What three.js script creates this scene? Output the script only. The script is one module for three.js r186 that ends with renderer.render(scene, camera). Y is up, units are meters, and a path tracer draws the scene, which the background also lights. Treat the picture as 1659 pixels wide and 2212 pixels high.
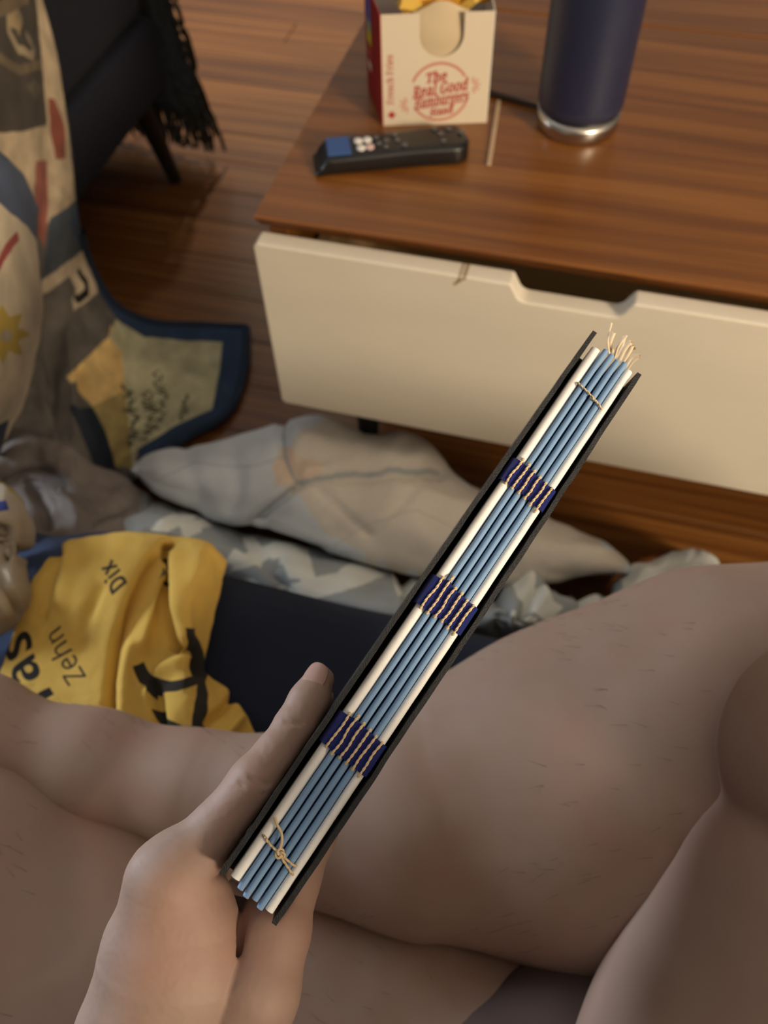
import * as THREE from 'three';
import { mergeGeometries, mergeVertices, toCreasedNormals } from 'three/addons/utils/BufferGeometryUtils.js';
import { RoundedBoxGeometry } from 'three/addons/geometries/RoundedBoxGeometry.js';
import { ImprovedNoise } from 'three/addons/math/ImprovedNoise.js';
import { RectAreaLightUniformsLib } from 'three/addons/lights/RectAreaLightUniformsLib.js';

// ---------------------------------------------------------------- camera, lights, exposure
const W = 1659, H = 2212, F = 1793, EYE = new THREE.Vector3(0, 0.86, 0);
const PITCH = 0.9731, YAW = 0.3013, ROLL = -0.0428;
const scene = new THREE.Scene();
scene.background = new THREE.Color(0x000000);
const camera = new THREE.PerspectiveCamera(2 * Math.atan(H / 2 / F) * 180 / Math.PI, W / H, 0.02, 20);
const fwd = new THREE.Vector3(-Math.sin(YAW) * Math.cos(PITCH), -Math.sin(PITCH), -Math.cos(YAW) * Math.cos(PITCH));
const rt0 = new THREE.Vector3(Math.cos(YAW), 0, -Math.sin(YAW)), up0 = new THREE.Vector3().crossVectors(rt0, fwd);
const right = rt0.clone().multiplyScalar(Math.cos(ROLL)).addScaledVector(up0, Math.sin(ROLL));
const upv = up0.clone().multiplyScalar(Math.cos(ROLL)).addScaledVector(rt0, -Math.sin(ROLL));
camera.position.copy(EYE);
camera.quaternion.setFromRotationMatrix(new THREE.Matrix4().makeBasis(right, upv, fwd.clone().negate()));
camera.focus = 0.305; camera.userData.fStop = 9.5;
camera.updateMatrixWorld();
scene.add(camera);
const renderer = new THREE.WebGLRenderer({ antialias: true });
renderer.toneMapping = THREE.LinearToneMapping;
renderer.toneMappingExposure = 1.12;
renderer.shadowMap.enabled = true;
RectAreaLightUniformsLib.init();

const LAMP = new THREE.Vector3(1.4, 1.25, 0.55), LAMP_COLOR = new THREE.Color(1.0, 0.82, 0.60), LAMP_POWER = 11;
const TV = new THREE.Vector3(-2.88, 1.0, -0.75), TV_COLOR = new THREE.Color(0.8, 0.9, 1.0), TV_POWER = 38;

const PENDANT = new THREE.Vector3(-0.85, 1.75, -2.15), PENDANT_COLOR = new THREE.Color(1.0, 0.84, 0.6), PENDANT_POWER = 11;

// ---------------------------------------------------------------- helpers
const V = (x, y, z) => new THREE.Vector3(x, y, z);
const ray = (px, py) => fwd.clone().addScaledVector(right, (px - W / 2) / F).addScaledVector(upv, -(py - H / 2) / F);
const atD = (px, py, d) => EYE.clone().addScaledVector(ray(px, py), d);
const atY = (px, py, y) => { const r = ray(px, py); return EYE.clone().addScaledVector(r, (y - EYE.y) / r.y); };
const atZ = (px, py, z) => { const r = ray(px, py); return EYE.clone().addScaledVector(r, (z - EYE.z) / r.z); };
const atX = (px, py, x) => { const r = ray(px, py); return EYE.clone().addScaledVector(r, (x - EYE.x) / r.x); };
const toPx = (p) => { const q = p.clone().sub(EYE), d = q.dot(fwd); return [W / 2 + F * q.dot(right) / d, H / 2 - F * q.dot(upv) / d]; };
let seed = 7; const rnd = () => { seed = (seed * 1664525 + 1013904223) % 4294967296; return seed / 4294967296; };
const perlin = new ImprovedNoise();
const noise = (x, y, z = 0) => perlin.noise(x + 31.7, y + 17.3, z + 5.1);
const fbm = (x, y, z = 0, o = 4) => { let s = 0, a = 0.5, f = 1; for (let i = 0; i < o; i++) { s += a * noise(x * f, y * f, z * f + i * 9.1); a *= 0.5; f *= 2.03; } return s; };
const clamp = (x, a = 0, b = 1) => Math.min(b, Math.max(a, x)), lerp = (a, b, t) => a + (b - a) * t;
const smooth = (a, b, x) => { const t = clamp((x - a) / (b - a)); return t * t * (3 - 2 * t); };
const names = {};
function numbered(n) { if (!(n in names)) { names[n] = 0; return n; } names[n]++; return n + '_' + String(names[n]).padStart(3, '0'); }
function shade(o) { o.traverse((m) => { if (m.isMesh) { m.castShadow = true; m.receiveShadow = true; } }); return o; }
function tag(o, label, category, group) { o.userData.label = label; o.userData.category = category; if (group) o.userData.group = group; return o; }
function thing(name, label, category, pos = [0, 0, 0], turn = 0, group) {
  const g = new THREE.Group(); g.name = numbered(name); g.position.set(...pos); g.rotation.y = turn; tag(g, label, category, group); scene.add(g); return g;
}
function part(name, geo, mat, parent, label) {
  const m = new THREE.Mesh(geo, mat); m.name = name; m.castShadow = m.receiveShadow = true; parent.add(m); if (label) m.userData.label = label; return m;
}
function struct(name, geo, mat) { const m = part(name, geo, mat, scene); m.name = numbered(name); m.userData.kind = 'structure'; return m; }
// a thing whose parts were built in world space gets its origin at its base
function rebase(g) {
  g.updateMatrixWorld(true);
  const b = new THREE.Box3().setFromObject(g), c = b.getCenter(V(0, 0, 0)); c.y = b.min.y;
  g.children.forEach((m) => m.position.sub(c)); g.position.add(c); return g;
}
const box = (w, h, d, x = 0, y = 0, z = 0) => new THREE.BoxGeometry(w, h, d).translate(x, y, z);
const rbox = (w, h, d, r, x = 0, y = 0, z = 0, s = 3) => new RoundedBoxGeometry(w, h, d, s, r).translate(x, y, z);
function metreUV(g, grain = 'x') {   // box-projected uv in metres, grain runs along u
  const p = g.attributes.position, n = g.attributes.normal, uv = new Float32Array(p.count * 2);
  for (let i = 0; i < p.count; i++) {
    const a = [Math.abs(n.getX(i)), Math.abs(n.getY(i)), Math.abs(n.getZ(i))], x = p.getX(i), y = p.getY(i), z = p.getZ(i);
    let u, v;
    if (a[1] >= a[0] && a[1] >= a[2]) [u, v] = grain === 'x' ? [x, z] : [z, x]; else if (a[2] >= a[0]) [u, v] = [x, y]; else [u, v] = [z, y];
    uv[2 * i] = u; uv[2 * i + 1] = v;
  }
  g.setAttribute('uv', new THREE.BufferAttribute(uv, 2)); return g;
}
function dataTex(w, h, fn, srgb = true) {
  const d = new Uint8Array(w * h * 4);
  for (let y = 0; y < h; y++) for (let x = 0; x < w; x++) { const c = fn(x / w, y / h, x, y), i = 4 * (y * w + x); d[i] = clamp(c[0], 0, 255); d[i + 1] = clamp(c[1], 0, 255); d[i + 2] = clamp(c[2], 0, 255); d[i + 3] = 255; }
  const t = new THREE.DataTexture(d, w, h); t.wrapS = t.wrapT = THREE.RepeatWrapping; t.magFilter = THREE.LinearFilter; t.minFilter = THREE.LinearMipmapLinearFilter; t.generateMipmaps = true;
  if (srgb) t.colorSpace = THREE.SRGBColorSpace; t.needsUpdate = true; return t;
}
function canvasTex(cv, srgb = true) { const t = new THREE.CanvasTexture(cv); if (srgb) t.colorSpace = THREE.SRGBColorSpace; t.magFilter = THREE.LinearFilter; t.wrapS = t.wrapT = THREE.ClampToEdgeWrapping; t.needsUpdate = true; return t; }
function newCanvas(w, h) { const c = document.createElement('canvas'); c.width = w; c.height = h; return c; }
const per = (u, v, fu, fv, s) => {   // tileable noise
  const a = u * Math.PI * 2, b = v * Math.PI * 2; return noise(Math.cos(a) * fu + s, Math.sin(a) * fu + Math.cos(b) * fv, Math.sin(b) * fv - s);
};
function woodTex(dark, mid, light, s, across = 1) {
  return dataTex(1024, 256, (u, v) => {
    const w = 0.5 * per(u, v, 0.5, 1.6 * across, s), g = 0.5 + 0.9 * per(u, v + 0.06 * w, 0.25, 7 * across, s + 3) + 0.55 * per(u, v + 0.03 * w, 0.7, 22 * across, s + 7) + 0.4 * per(u, v, 1.4, 60, s + 11) + 0.7 * w;
    const t = clamp(g), k = t < 0.5 ? t * 2 : t * 2 - 1, A = t < 0.5 ? dark : mid, B = t < 0.5 ? mid : light;
    return [lerp(A[0], B[0], k), lerp(A[1], B[1], k), lerp(A[2], B[2], k)];
  });
}
function withRepeat(t, x, y, ox = 0, oy = 0) { const c = t.clone(); c.repeat.set(x, y); c.offset.set(ox, oy); c.needsUpdate = true; return c; }
const std = (o) => new THREE.MeshStandardMaterial(o), phys = (o) => new THREE.MeshPhysicalMaterial(o);
const weave = dataTex(256, 256, (u, v, x, y) => { const k = 128 + 50 * Math.sin(x * Math.PI / 4) * Math.sin(y * Math.PI / 4) + 60 * per(u, v, 6, 6, 2) + 20 * (rnd() - 0.5); return [k, k, k]; }, false);
const fuzz = dataTex(256, 256, (u, v) => { const k = 128 + 90 * per(u, v, 5, 5, 4) + 70 * per(u, v, 14, 14, 9) + 40 * (rnd() - 0.5); return [k, k, k]; }, false);
const tubeAlong = (pts, r, seg = 20, rad = 6) => new THREE.TubeGeometry(new THREE.CatmullRomCurve3(pts), seg, r, rad, false);

// cloth: control grid (rows of Vector3), interpolated, wrinkled, given thickness; uv runs along the cloth in metres
function catmull(a, b, c, d, t) {
  const t2 = t * t, t3 = t2 * t; const f = (p, q, r, s) => 0.5 * ((2 * q) + (-p + r) * t + (2 * p - 5 * q + 4 * r - s) * t2 + (-p + 3 * q - 3 * r + s) * t3);
  return V(f(a.x, b.x, c.x, d.x), f(a.y, b.y, c.y, d.y), f(a.z, b.z, c.z, d.z));
}
function along(arr, t) {
  const n = arr.length - 1, x = clamp(t * n, 0, n - 1e-6), i = Math.floor(x), g = (k) => arr[clamp(k, 0, n)];
  const a = i > 0 ? g(i - 1) : g(0).clone().multiplyScalar(2).sub(g(1)), d = i + 2 <= n ? g(i + 2) : g(n).clone().multiplyScalar(2).sub(g(n - 1));
  return catmull(a, g(i), g(i + 1), d, x - i);
}
function cloth(rows, { nu = 90, nv = 90, thick = 0.003, wrinkle = null } = {}) {
  const P = [], grid = [];
  const cols = rows.map((r) => { const o = []; for (let i = 0; i <= nu; i++) o.push(along(r, i / nu)); return o; });
  for (let j = 0; j <= nv; j++) { const line = []; for (let i = 0; i <= nu; i++) line.push(along(cols.map((c) => c[i]), j / nv)); grid.push(line); }
  const normals = (G) => G.map((line, j) => line.map((p, i) => {
    const du = G[j][Math.min(nu, i + 1)].clone().sub(G[j][Math.max(0, i - 1)]), dv = G[Math.min(nv, j + 1)][i].clone().sub(G[Math.max(0, j - 1)][i]);
    const n = dv.cross(du); if (n.lengthSq() < 1e-16) n.set(0, 1, 0); return n.normalize();
  }));
  let N = normals(grid);
  let flip = 0; for (let j = 0; j <= nv; j += 6) for (let i = 0; i <= nu; i += 6) flip += N[j][i].dot(EYE.clone().sub(grid[j][i]).normalize());
  const sgn = flip < 0 ? -1 : 1;
  // lengths for uv
  const U = grid.map((l) => { const o = [0]; for (let i = 1; i <= nu; i++) o.push(o[i - 1] + l[i].distanceTo(l[i - 1])); return o; });
  let lu = 0, lv = 0; U.forEach((o) => { lu += o[nu] / U.length; });
  for (let i = 0; i <= nu; i++) for (let j = 1; j <= nv; j++) lv += grid[j][i].distanceTo(grid[j - 1][i]) / (nu + 1);
  if (wrinkle) for (let j = 0; j <= nv; j++) for (let i = 0; i <= nu; i++) grid[j][i].addScaledVector(N[j][i], sgn * wrinkle(i / nu, j / nv, grid[j][i]));
  N = normals(grid);
  const pos = [], uv = [], idx = [], id = (s, j, i) => s * (nu + 1) * (nv + 1) + j * (nu + 1) + i;
  for (let s = 0; s < 2; s++) for (let j = 0; j <= nv; j++) for (let i = 0; i <= nu; i++) {
    const p = grid[j][i].clone(); if (s) p.addScaledVector(N[j][i], -sgn * thick); pos.push(p.x, p.y, p.z); uv.push(i / nu, 1 - j / nv);
  }
  const quad = (a, b, c, d, f) => f ? idx.push(a, c, b, b, c, d) : idx.push(a, b, c, b, d, c);
  const f0 = sgn < 0;
  for (let j = 0; j < nv; j++) for (let i = 0; i < nu; i++) { quad(id(0, j, i), id(0, j, i + 1), id(0, j + 1, i), id(0, j + 1, i + 1), !f0); quad(id(1, j, i), id(1, j, i + 1), id(1, j + 1, i), id(1, j + 1, i + 1), f0); }
  for (let i = 0; i < nu; i++) { quad(id(0, 0, i), id(0, 0, i + 1), id(1, 0, i), id(1, 0, i + 1), f0); quad(id(0, nv, i), id(0, nv, i + 1), id(1, nv, i), id(1, nv, i + 1), !f0); }
  for (let j = 0; j < nv; j++) { quad(id(0, j, 0), id(0, j + 1, 0), id(1, j, 0), id(1, j + 1, 0), !f0); quad(id(0, j, nu), id(0, j + 1, nu), id(1, j, nu), id(1, j + 1, nu), f0); }
  const g = new THREE.BufferGeometry(); g.setAttribute('position', new THREE.Float32BufferAttribute(pos, 3)); g.setAttribute('uv', new THREE.Float32BufferAttribute(uv, 2)); g.setIndex(idx); g.computeVertexNormals();
  const sc = grid.map((l) => l.map((p) => toPx(p)));
  const find = (px, py) => {   // the place on the cloth that a picture point touches
    let best = 1e18, bi = 0, bj = 0;
    for (let j = 0; j <= nv; j++) for (let i = 0; i <= nu; i++) { const d = (sc[j][i][0] - px) ** 2 + (sc[j][i][1] - py) ** 2; if (d < best) { best = d; bi = i; bj = j; } }
    let sw = 0, su = 0, sv = 0;
    for (let j = Math.max(0, bj - 1); j <= Math.min(nv, bj + 1); j++) for (let i = Math.max(0, bi - 1); i <= Math.min(nu, bi + 1); i++) { const w = 1 / (Math.pow((sc[j][i][0] - px) ** 2 + (sc[j][i][1] - py) ** 2, 1) + 0.5); sw += w; su += w * i; sv += w * j; }
    return [su / sw / nu, sv / sw / nv];
  };
  return { geo: g, grid, lu, lv, find, nu, nv, N, sgn };
}
const rowsY = (rows) => rows.map((r) => r.map(([x, y, h]) => atY(x, y, h)));
// print on a cloth: canvas whose size follows the cloth's own size in metres
function clothCanvas(c, base, ppm = 1400) {
  const w = clamp(Math.round(c.lu * ppm), 256, 1400), h = clamp(Math.round(c.lv * ppm), 256, 1400), cv = newCanvas(w, h), g = cv.getContext('2d');
  g.fillStyle = base; g.fillRect(0, 0, w, h);
  const at = (p) => { const q = c.find(p[0], p[1]); return [q[0] * w, q[1] * h]; };
  const dense = (pts, closed) => { const o = []; const n = pts.length; for (let i = 0; i < (closed ? n : n - 1); i++) { const a = pts[i], b = pts[(i + 1) % n], m = Math.max(1, Math.ceil(Math.hypot(a[0] - b[0], a[1] - b[1]) / 18)); for (let k = 0; k < m; k++) o.push([lerp(a[0], b[0], k / m), lerp(a[1], b[1], k / m)]); } if (!closed) o.push(pts[n - 1]); return o; };
  return {
    cv, g, w, h, at,
    poly(pts, col) { g.fillStyle = col; g.beginPath(); dense(pts, true).forEach((p, i) => { const q = at(p); i ? g.lineTo(...q) : g.moveTo(...q); }); g.closePath(); g.fill(); },
    line(pts, col, mm) { g.strokeStyle = col; g.lineWidth = mm * w / c.lu / 1000; g.lineCap = 'butt'; g.lineJoin = 'round'; g.beginPath(); dense(pts, false).forEach((p, i) => { const q = at(p); i ? g.lineTo(...q) : g.moveTo(...q); }); g.stroke(); },
    text(s, a, b, col, font = 'bold', squash = 1) {   // lettering from the foot of the first to the foot of the last character
      const A = at(a), B = at(b), L = Math.hypot(B[0] - A[0], B[1] - A[1]); g.save(); g.translate(...A); g.rotate(Math.atan2(B[1] - A[1], B[0] - A[0]));
      g.font = font + ' 100px sans-serif'; const k = L / g.measureText(s).width; g.scale(k, k * squash); g.fillStyle = col; g.fillText(s, 0, 0); g.restore();
    },
    scrawl(a, b, col, mm, hgt, n) { // illegible handwriting between two points
      const A = at(a), B = at(b), dx = B[0] - A[0], dy = B[1] - A[1], L = Math.hypot(dx, dy), nx = dy / L, ny = -dx / L, H = hgt * w / c.lu / 1000; g.strokeStyle = col; g.lineWidth = mm * w / c.lu / 1000; g.lineJoin = 'round'; g.lineCap = 'round'; let down = false;
      g.beginPath(); for (let k = 0; k <= n * 6; k++) { const t = k / (n * 6), o = H * (0.5 + 0.5 * Math.sin(k * 1.9 + 2 * Math.sin(k * 0.7))) * (0.45 + 0.55 * Math.abs(Math.sin(k * 0.61 + n))), x = A[0] + dx * t + nx * o + dx / L * H * 0.25 * Math.cos(k * 2.3), y = A[1] + dy * t + ny * o + dy / L * H * 0.25 * Math.cos(k * 2.3); if (!down || k % 17 === 0) { g.moveTo(x, y); down = true; } else g.lineTo(x, y); } g.stroke();
    },
    mottle(n, amp) { const im = g.getImageData(0, 0, w, h), d = im.data; for (let y = 0; y < h; y++) for (let x = 0; x < w; x++) { const k = 1 + amp * fbm(x / w * c.lu * n, y / h * c.lv * n, 2, 3) + 0.05 * (rnd() - 0.5), i = 4 * (y * w + x); d[i] *= k; d[i + 1] *= k; d[i + 2] *= k; } g.putImageData(im, 0, 0); },
    tex() { return canvasTex(cv); },
  };
}
function fabric(map, c, rough = 0.95, bump = fuzz, scale = 0.0006, freq = 30) {
  const b = withRepeat(bump, c.lu * freq, c.lv * freq);
  return phys({ map, roughness: rough, bumpMap: b, bumpScale: scale, sheen: 0.1, sheenRoughness: 0.8, sheenColor: new THREE.Color(0.3, 0.3, 0.3) });
}

// ---------------------------------------------------------------- signed distance bodies
const smin = (a, b, k) => { if (k <= 0) return Math.min(a, b); const h = Math.max(k - Math.abs(a - b), 0) / k; return Math.min(a, b) - h * h * k * 0.25; };
function cone(px, py, pz, A, B) {
  const ax = A.p.x, ay = A.p.y, az = A.p.z, bx = B.p.x - ax, by = B.p.y - ay, bz = B.p.z - az, qx = px - ax, qy = py - ay, qz = pz - az;
  const t = clamp((qx * bx + qy * by + qz * bz) / (bx * bx + by * by + bz * bz + 1e-12)), x = qx - bx * t, y = qy - by * t, z = qz - bz * t;
  return Math.sqrt(x * x + y * y + z * z) - (A.r + (B.r - A.r) * t);
}
function chainSDF(chain, k) { return (x, y, z) => { let d = 1e9; for (let i = 0; i + 1 < chain.length; i++) d = smin(d, cone(x, y, z, chain[i], chain[i + 1]), k); return d; }; }
// radius given in picture units at the joint's own distance: s = distance of the near surface
const J = (px, py, s, rpx) => { const r = rpx * s / (F - rpx); return { p: atD(px, py, s + r), r }; };
const K = (px, py, d, r) => ({ p: atD(px, py, d), r });
function surfaceNet(sdf, lo, hi, cell) {
  const nx = Math.ceil((hi.x - lo.x) / cell) + 1, ny = Math.ceil((hi.y - lo.y) / cell) + 1, nz = Math.ceil((hi.z - lo.z) / cell) + 1;
  const f = new Float32Array(nx * ny * nz), at = (i, j, k) => (k * ny + j) * nx + i;
  // coarse pass first: skip blocks that are far from the surface
  const B = 4;
  for (let k0 = 0; k0 < nz; k0 += B) for (let j0 = 0; j0 < ny; j0 += B) for (let i0 = 0; i0 < nx; i0 += B) {
    const c = sdf(lo.x + (i0 + B / 2) * cell, lo.y + (j0 + B / 2) * cell, lo.z + (k0 + B / 2) * cell), far = Math.abs(c) > B * cell * 1.6;
    for (let k = k0; k < Math.min(nz, k0 + B); k++) for (let j = j0; j < Math.min(ny, j0 + B); j++) for (let i = i0; i < Math.min(nx, i0 + B); i++) f[at(i, j, k)] = far ? c : sdf(lo.x + i * cell, lo.y + j * cell, lo.z + k * cell);
  }
  const vid = new Int32Array(nx * ny * nz).fill(-1), pos = [], idx = [];
  const E = [[0, 1], [2, 3], [4, 5], [6, 7], [0, 2], [1, 3], [4, 6], [5, 7], [0, 4], [1, 5], [2, 6], [3, 7]];
  for (let k = 0; k < nz - 1; k++) for (let j = 0; j < ny - 1; j++) for (let i = 0; i < nx - 1; i++) {
    const c = []; let m = 0; for (let q = 0; q < 8; q++) { const v = f[at(i + (q & 1), j + ((q >> 1) & 1), k + (q >> 2))]; c.push(v); if (v < 0) m |= 1 << q; }
    if (m === 0 || m === 255) continue;
    let n = 0, x = 0, y = 0, z = 0;
    for (const [a, b] of E) if ((c[a] < 0) !== (c[b] < 0)) { const t = c[a] / (c[a] - c[b]); x += lerp(a & 1, b & 1, t); y += lerp((a >> 1) & 1, (b >> 1) & 1, t); z += lerp(a >> 2, b >> 2, t); n++; }
    vid[at(i, j, k)] = pos.length / 3; pos.push(lo.x + (i + x / n) * cell, lo.y + (j + y / n) * cell, lo.z + (k + z / n) * cell);
  }
  const quad = (a, b, c, d, s) => { if (a < 0 || b < 0 || c < 0 || d < 0) return; s ? idx.push(a, b, c, a, c, d) : idx.push(a, c, b, a, d, c); };
  for (let k = 1; k < nz - 1; k++) for (let j = 1; j < ny - 1; j++) for (let i = 1; i < nx - 1; i++) {
    const a = f[at(i, j, k)] < 0;
    if (a !== (f[at(i + 1, j, k)] < 0)) quad(vid[at(i, j - 1, k - 1)], vid[at(i, j, k - 1)], vid[at(i, j, k)], vid[at(i, j - 1, k)], a);
    if (a !== (f[at(i, j + 1, k)] < 0)) quad(vid[at(i - 1, j, k - 1)], vid[at(i - 1, j, k)], vid[at(i, j, k)], vid[at(i, j, k - 1)], a);
    if (a !== (f[at(i, j, k + 1)] < 0)) quad(vid[at(i - 1, j - 1, k)], vid[at(i, j - 1, k)], vid[at(i, j, k)], vid[at(i - 1, j, k)], a);
  }
  // pull the vertices onto the surface, take normals from the field
  const nor = [], e = cell * 0.5;
  for (let q = 0; q < pos.length; q += 3) {
    let x = pos[q], y = pos[q + 1], z = pos[q + 2], g;
    for (let it = 0; it < 2; it++) {
      g = V(sdf(x + e, y, z) - sdf(x - e, y, z), sdf(x, y + e, z) - sdf(x, y - e, z), sdf(x, y, z + e) - sdf(x, y, z - e)); const l = g.length() || 1; g.divideScalar(l);
      const d = clamp(sdf(x, y, z), -cell * 0.6, cell * 0.6); x -= g.x * d * 0.8; y -= g.y * d * 0.8; z -= g.z * d * 0.8;
    }
    pos[q] = x; pos[q + 1] = y; pos[q + 2] = z; nor.push(g.x, g.y, g.z);
  }
  const geo = new THREE.BufferGeometry(); geo.setAttribute('position', new THREE.Float32BufferAttribute(pos, 3)); geo.setAttribute('normal', new THREE.Float32BufferAttribute(nor, 3)); geo.setIndex(idx); return geo;
}
function bounds(chains, pad) { const lo = V(9, 9, 9), hi = V(-9, -9, -9); chains.flat().forEach(({ p, r }) => { lo.min(V(p.x - r - pad, p.y - r - pad, p.z - r - pad)); hi.max(V(p.x + r + pad, p.y + r + pad, p.z + r + pad)); }); return [lo, hi]; }

const floorTex = woodTex([86, 50, 20], [104, 63, 27], [121, 78, 36], 3), floorTex2 = woodTex([94, 56, 23], [113, 70, 31], [130, 86, 42], 41), floorTex3 = woodTex([78, 44, 18], [95, 56, 23], [112, 70, 31], 77);
const wallM = std({ color: new THREE.Color().setRGB(0.33, 0.31, 0.28), roughness: 0.95, bumpMap: withRepeat(fuzz, 20, 12), bumpScale: 0.001 });
const ceilM = std({ color: new THREE.Color().setRGB(0.45, 0.43, 0.41), roughness: 0.95 });
const RX0 = -3.0, RX1 = 2.2, RZ0 = -3.2, RZ1 = 2.0, RH = 2.5, T = 0.12;
{
  const fl = struct('floor', box(RX1 - RX0, 0.08, RZ1 - RZ0, (RX0 + RX1) / 2, -0.052, (RZ0 + RZ1) / 2), std({ color: 0x2a1709, roughness: 0.7 }));
  struct('wall_back', box(RX1 - RX0 + 2 * T, RH, T, (RX0 + RX1) / 2, RH / 2, RZ0 - T / 2), wallM);
  struct('wall_front', box(RX1 - RX0 + 2 * T, RH, T, (RX0 + RX1) / 2, RH / 2, RZ1 + T / 2), wallM);
  struct('wall_left', box(T, RH, RZ1 - RZ0, RX0 - T / 2, RH / 2, (RZ0 + RZ1) / 2), wallM);
  struct('wall_right', box(T, RH, RZ1 - RZ0, RX1 + T / 2, RH / 2, (RZ0 + RZ1) / 2), wallM);
  struct('ceiling', box(RX1 - RX0 + 2 * T, T, RZ1 - RZ0 + 2 * T, (RX0 + RX1) / 2, RH + T / 2, (RZ0 + RZ1) / 2), ceilM);
  const pw = 0.0826, L = 1.3;
  const mats = []; for (let k = 0; k < 9; k++) mats.push(phys({ map: withRepeat([floorTex, floorTex2, floorTex3][k % 3], 0.8, 3.2, k * 0.37, k * 0.11), roughness: 0.34, clearcoat: 0.35, clearcoatRoughness: 0.22 }));
  const geo = metreUV(rbox(L - 0.0015, 0.012, pw - 0.0014, 0.0012, 0, 0, 0, 1));
  let row = 0;
  for (let z = RZ0 + pw / 2; z < RZ1 - pw / 2; z += pw, row++) {
    const off = ((row * 0.377) % 1) * L;
    for (let x = RX0 - L + off; x < RX1; x += L) {
      const a = Math.max(RX0, x), b = Math.min(RX1, x + L); if (b - a < 0.05) continue;
      const m = part('plank', geo, mats[Math.floor(rnd() * 9)], fl); m.scale.x = (b - a) / L; m.position.set((a + b) / 2, -0.006 + 0.0004 * (rnd() - 0.5), z);
    }
  }
}
// floor lamp with an opal globe, to the right of and behind the sitter
{
  const g = thing('floor_lamp', 'brass floor lamp with a glowing warm opal glass globe beside the futon', 'lamp', [LAMP.x, 0, LAMP.z]);
  const brass = std({ color: 0x8a6a35, metalness: 0.9, roughness: 0.35 });
  part('base', new THREE.LatheGeometry([[0, 0], [0.15, 0], [0.15, 0.012], [0.14, 0.02], [0.02, 0.03], [0.012, 0.05], [0, 0.05]].map(([x, y]) => new THREE.Vector2(x, y)), 40), brass, g);
  part('pole', new THREE.CylinderGeometry(0.011, 0.011, LAMP.y - 0.2, 20).translate(0, (LAMP.y - 0.2) / 2 + 0.03, 0), brass, g);
  part('socket', new THREE.LatheGeometry([[0, 0], [0.03, 0], [0.05, 0.03], [0.05, 0.05], [0, 0.05]].map(([x, y]) => new THREE.Vector2(x, y)), 32).translate(0, LAMP.y - 0.21, 0), brass, g);
  const gl = part('globe', new THREE.SphereGeometry(0.18, 40, 24).translate(0, LAMP.y, 0), std({ color: 0xfff4e0, emissive: LAMP_COLOR, emissiveIntensity: 3.0, roughness: 0.4 }), g, 'glowing opal glass globe');
  const li = new THREE.PointLight(LAMP_COLOR, LAMP_POWER, 0, 2); li.position.set(0, LAMP.y, 0); li.castShadow = true; li.shadow.radius = 9; g.add(li);
}
// television on the left wall
{
  const g = thing('television', 'wide black framed television glowing pale blue on the left wall', 'television', [TV.x, TV.y, TV.z]);
  part('casing', rbox(0.05, 0.74, 1.26, 0.01), std({ color: 0x0b0b0c, roughness: 0.4 }), g);
  part('screen', box(0.004, 0.68, 1.2, 0.026, 0.01, 0), std({ color: 0x111418, emissive: TV_COLOR, emissiveIntensity: 1.5, roughness: 0.3 }), g, 'lit pale blue screen');
  part('wall_mount', box(0.1, 0.3, 0.3, -0.07, 0, 0), std({ color: 0x111111, roughness: 0.6 }), g);
  const li = new THREE.RectAreaLight(TV_COLOR, TV_POWER, 1.2, 0.68); li.position.set(0.032, 0.01, 0); li.lookAt(TV.x + 2, TV.y, TV.z); g.add(li);
  li.rotation.set(0, -Math.PI / 2, 0);
}
// pendant in the far part of the room
{
  const g = thing('pendant_lamp', 'black metal pendant lamp hanging on a black cord over the far floor', 'lamp', [PENDANT.x, 0, PENDANT.z]);
  const black = std({ color: 0x111111, roughness: 0.5 });
  part('cord', new THREE.CylinderGeometry(0.003, 0.003, RH - PENDANT.y - 0.12, 10).translate(0, (RH + PENDANT.y + 0.12) / 2, 0), black, g);
  part('ceiling_rose', new THREE.CylinderGeometry(0.05, 0.05, 0.025, 30).translate(0, RH - 0.0125, 0), black, g);
  part('shade', new THREE.LatheGeometry([[0.03, 0.16], [0.035, 0.15], [0.14, 0.04], [0.2, -0.04], [0.202, -0.045], [0.195, -0.04], [0.136, 0.034], [0.03, 0.145], [0, 0.145]].map(([x, y]) => new THREE.Vector2(x, y)), 48).translate(0, PENDANT.y, 0), std({ color: 0x1a1a1a, roughness: 0.5, side: THREE.DoubleSide }), g, 'black metal shade');
  part('bulb', new THREE.SphereGeometry(0.04, 24, 16).translate(0, PENDANT.y, 0), std({ color: 0xfff4e0, emissive: PENDANT_COLOR, emissiveIntensity: 6.0, roughness: 0.4 }), g, 'glowing warm bulb');
  const li = new THREE.SpotLight(PENDANT_COLOR, PENDANT_POWER, 0, 0.72, 0.9, 2); li.position.set(0, PENDANT.y, 0); li.target.position.set(0, 0, 0); li.castShadow = true; li.shadow.radius = 2; g.add(li, li.target);
}
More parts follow.
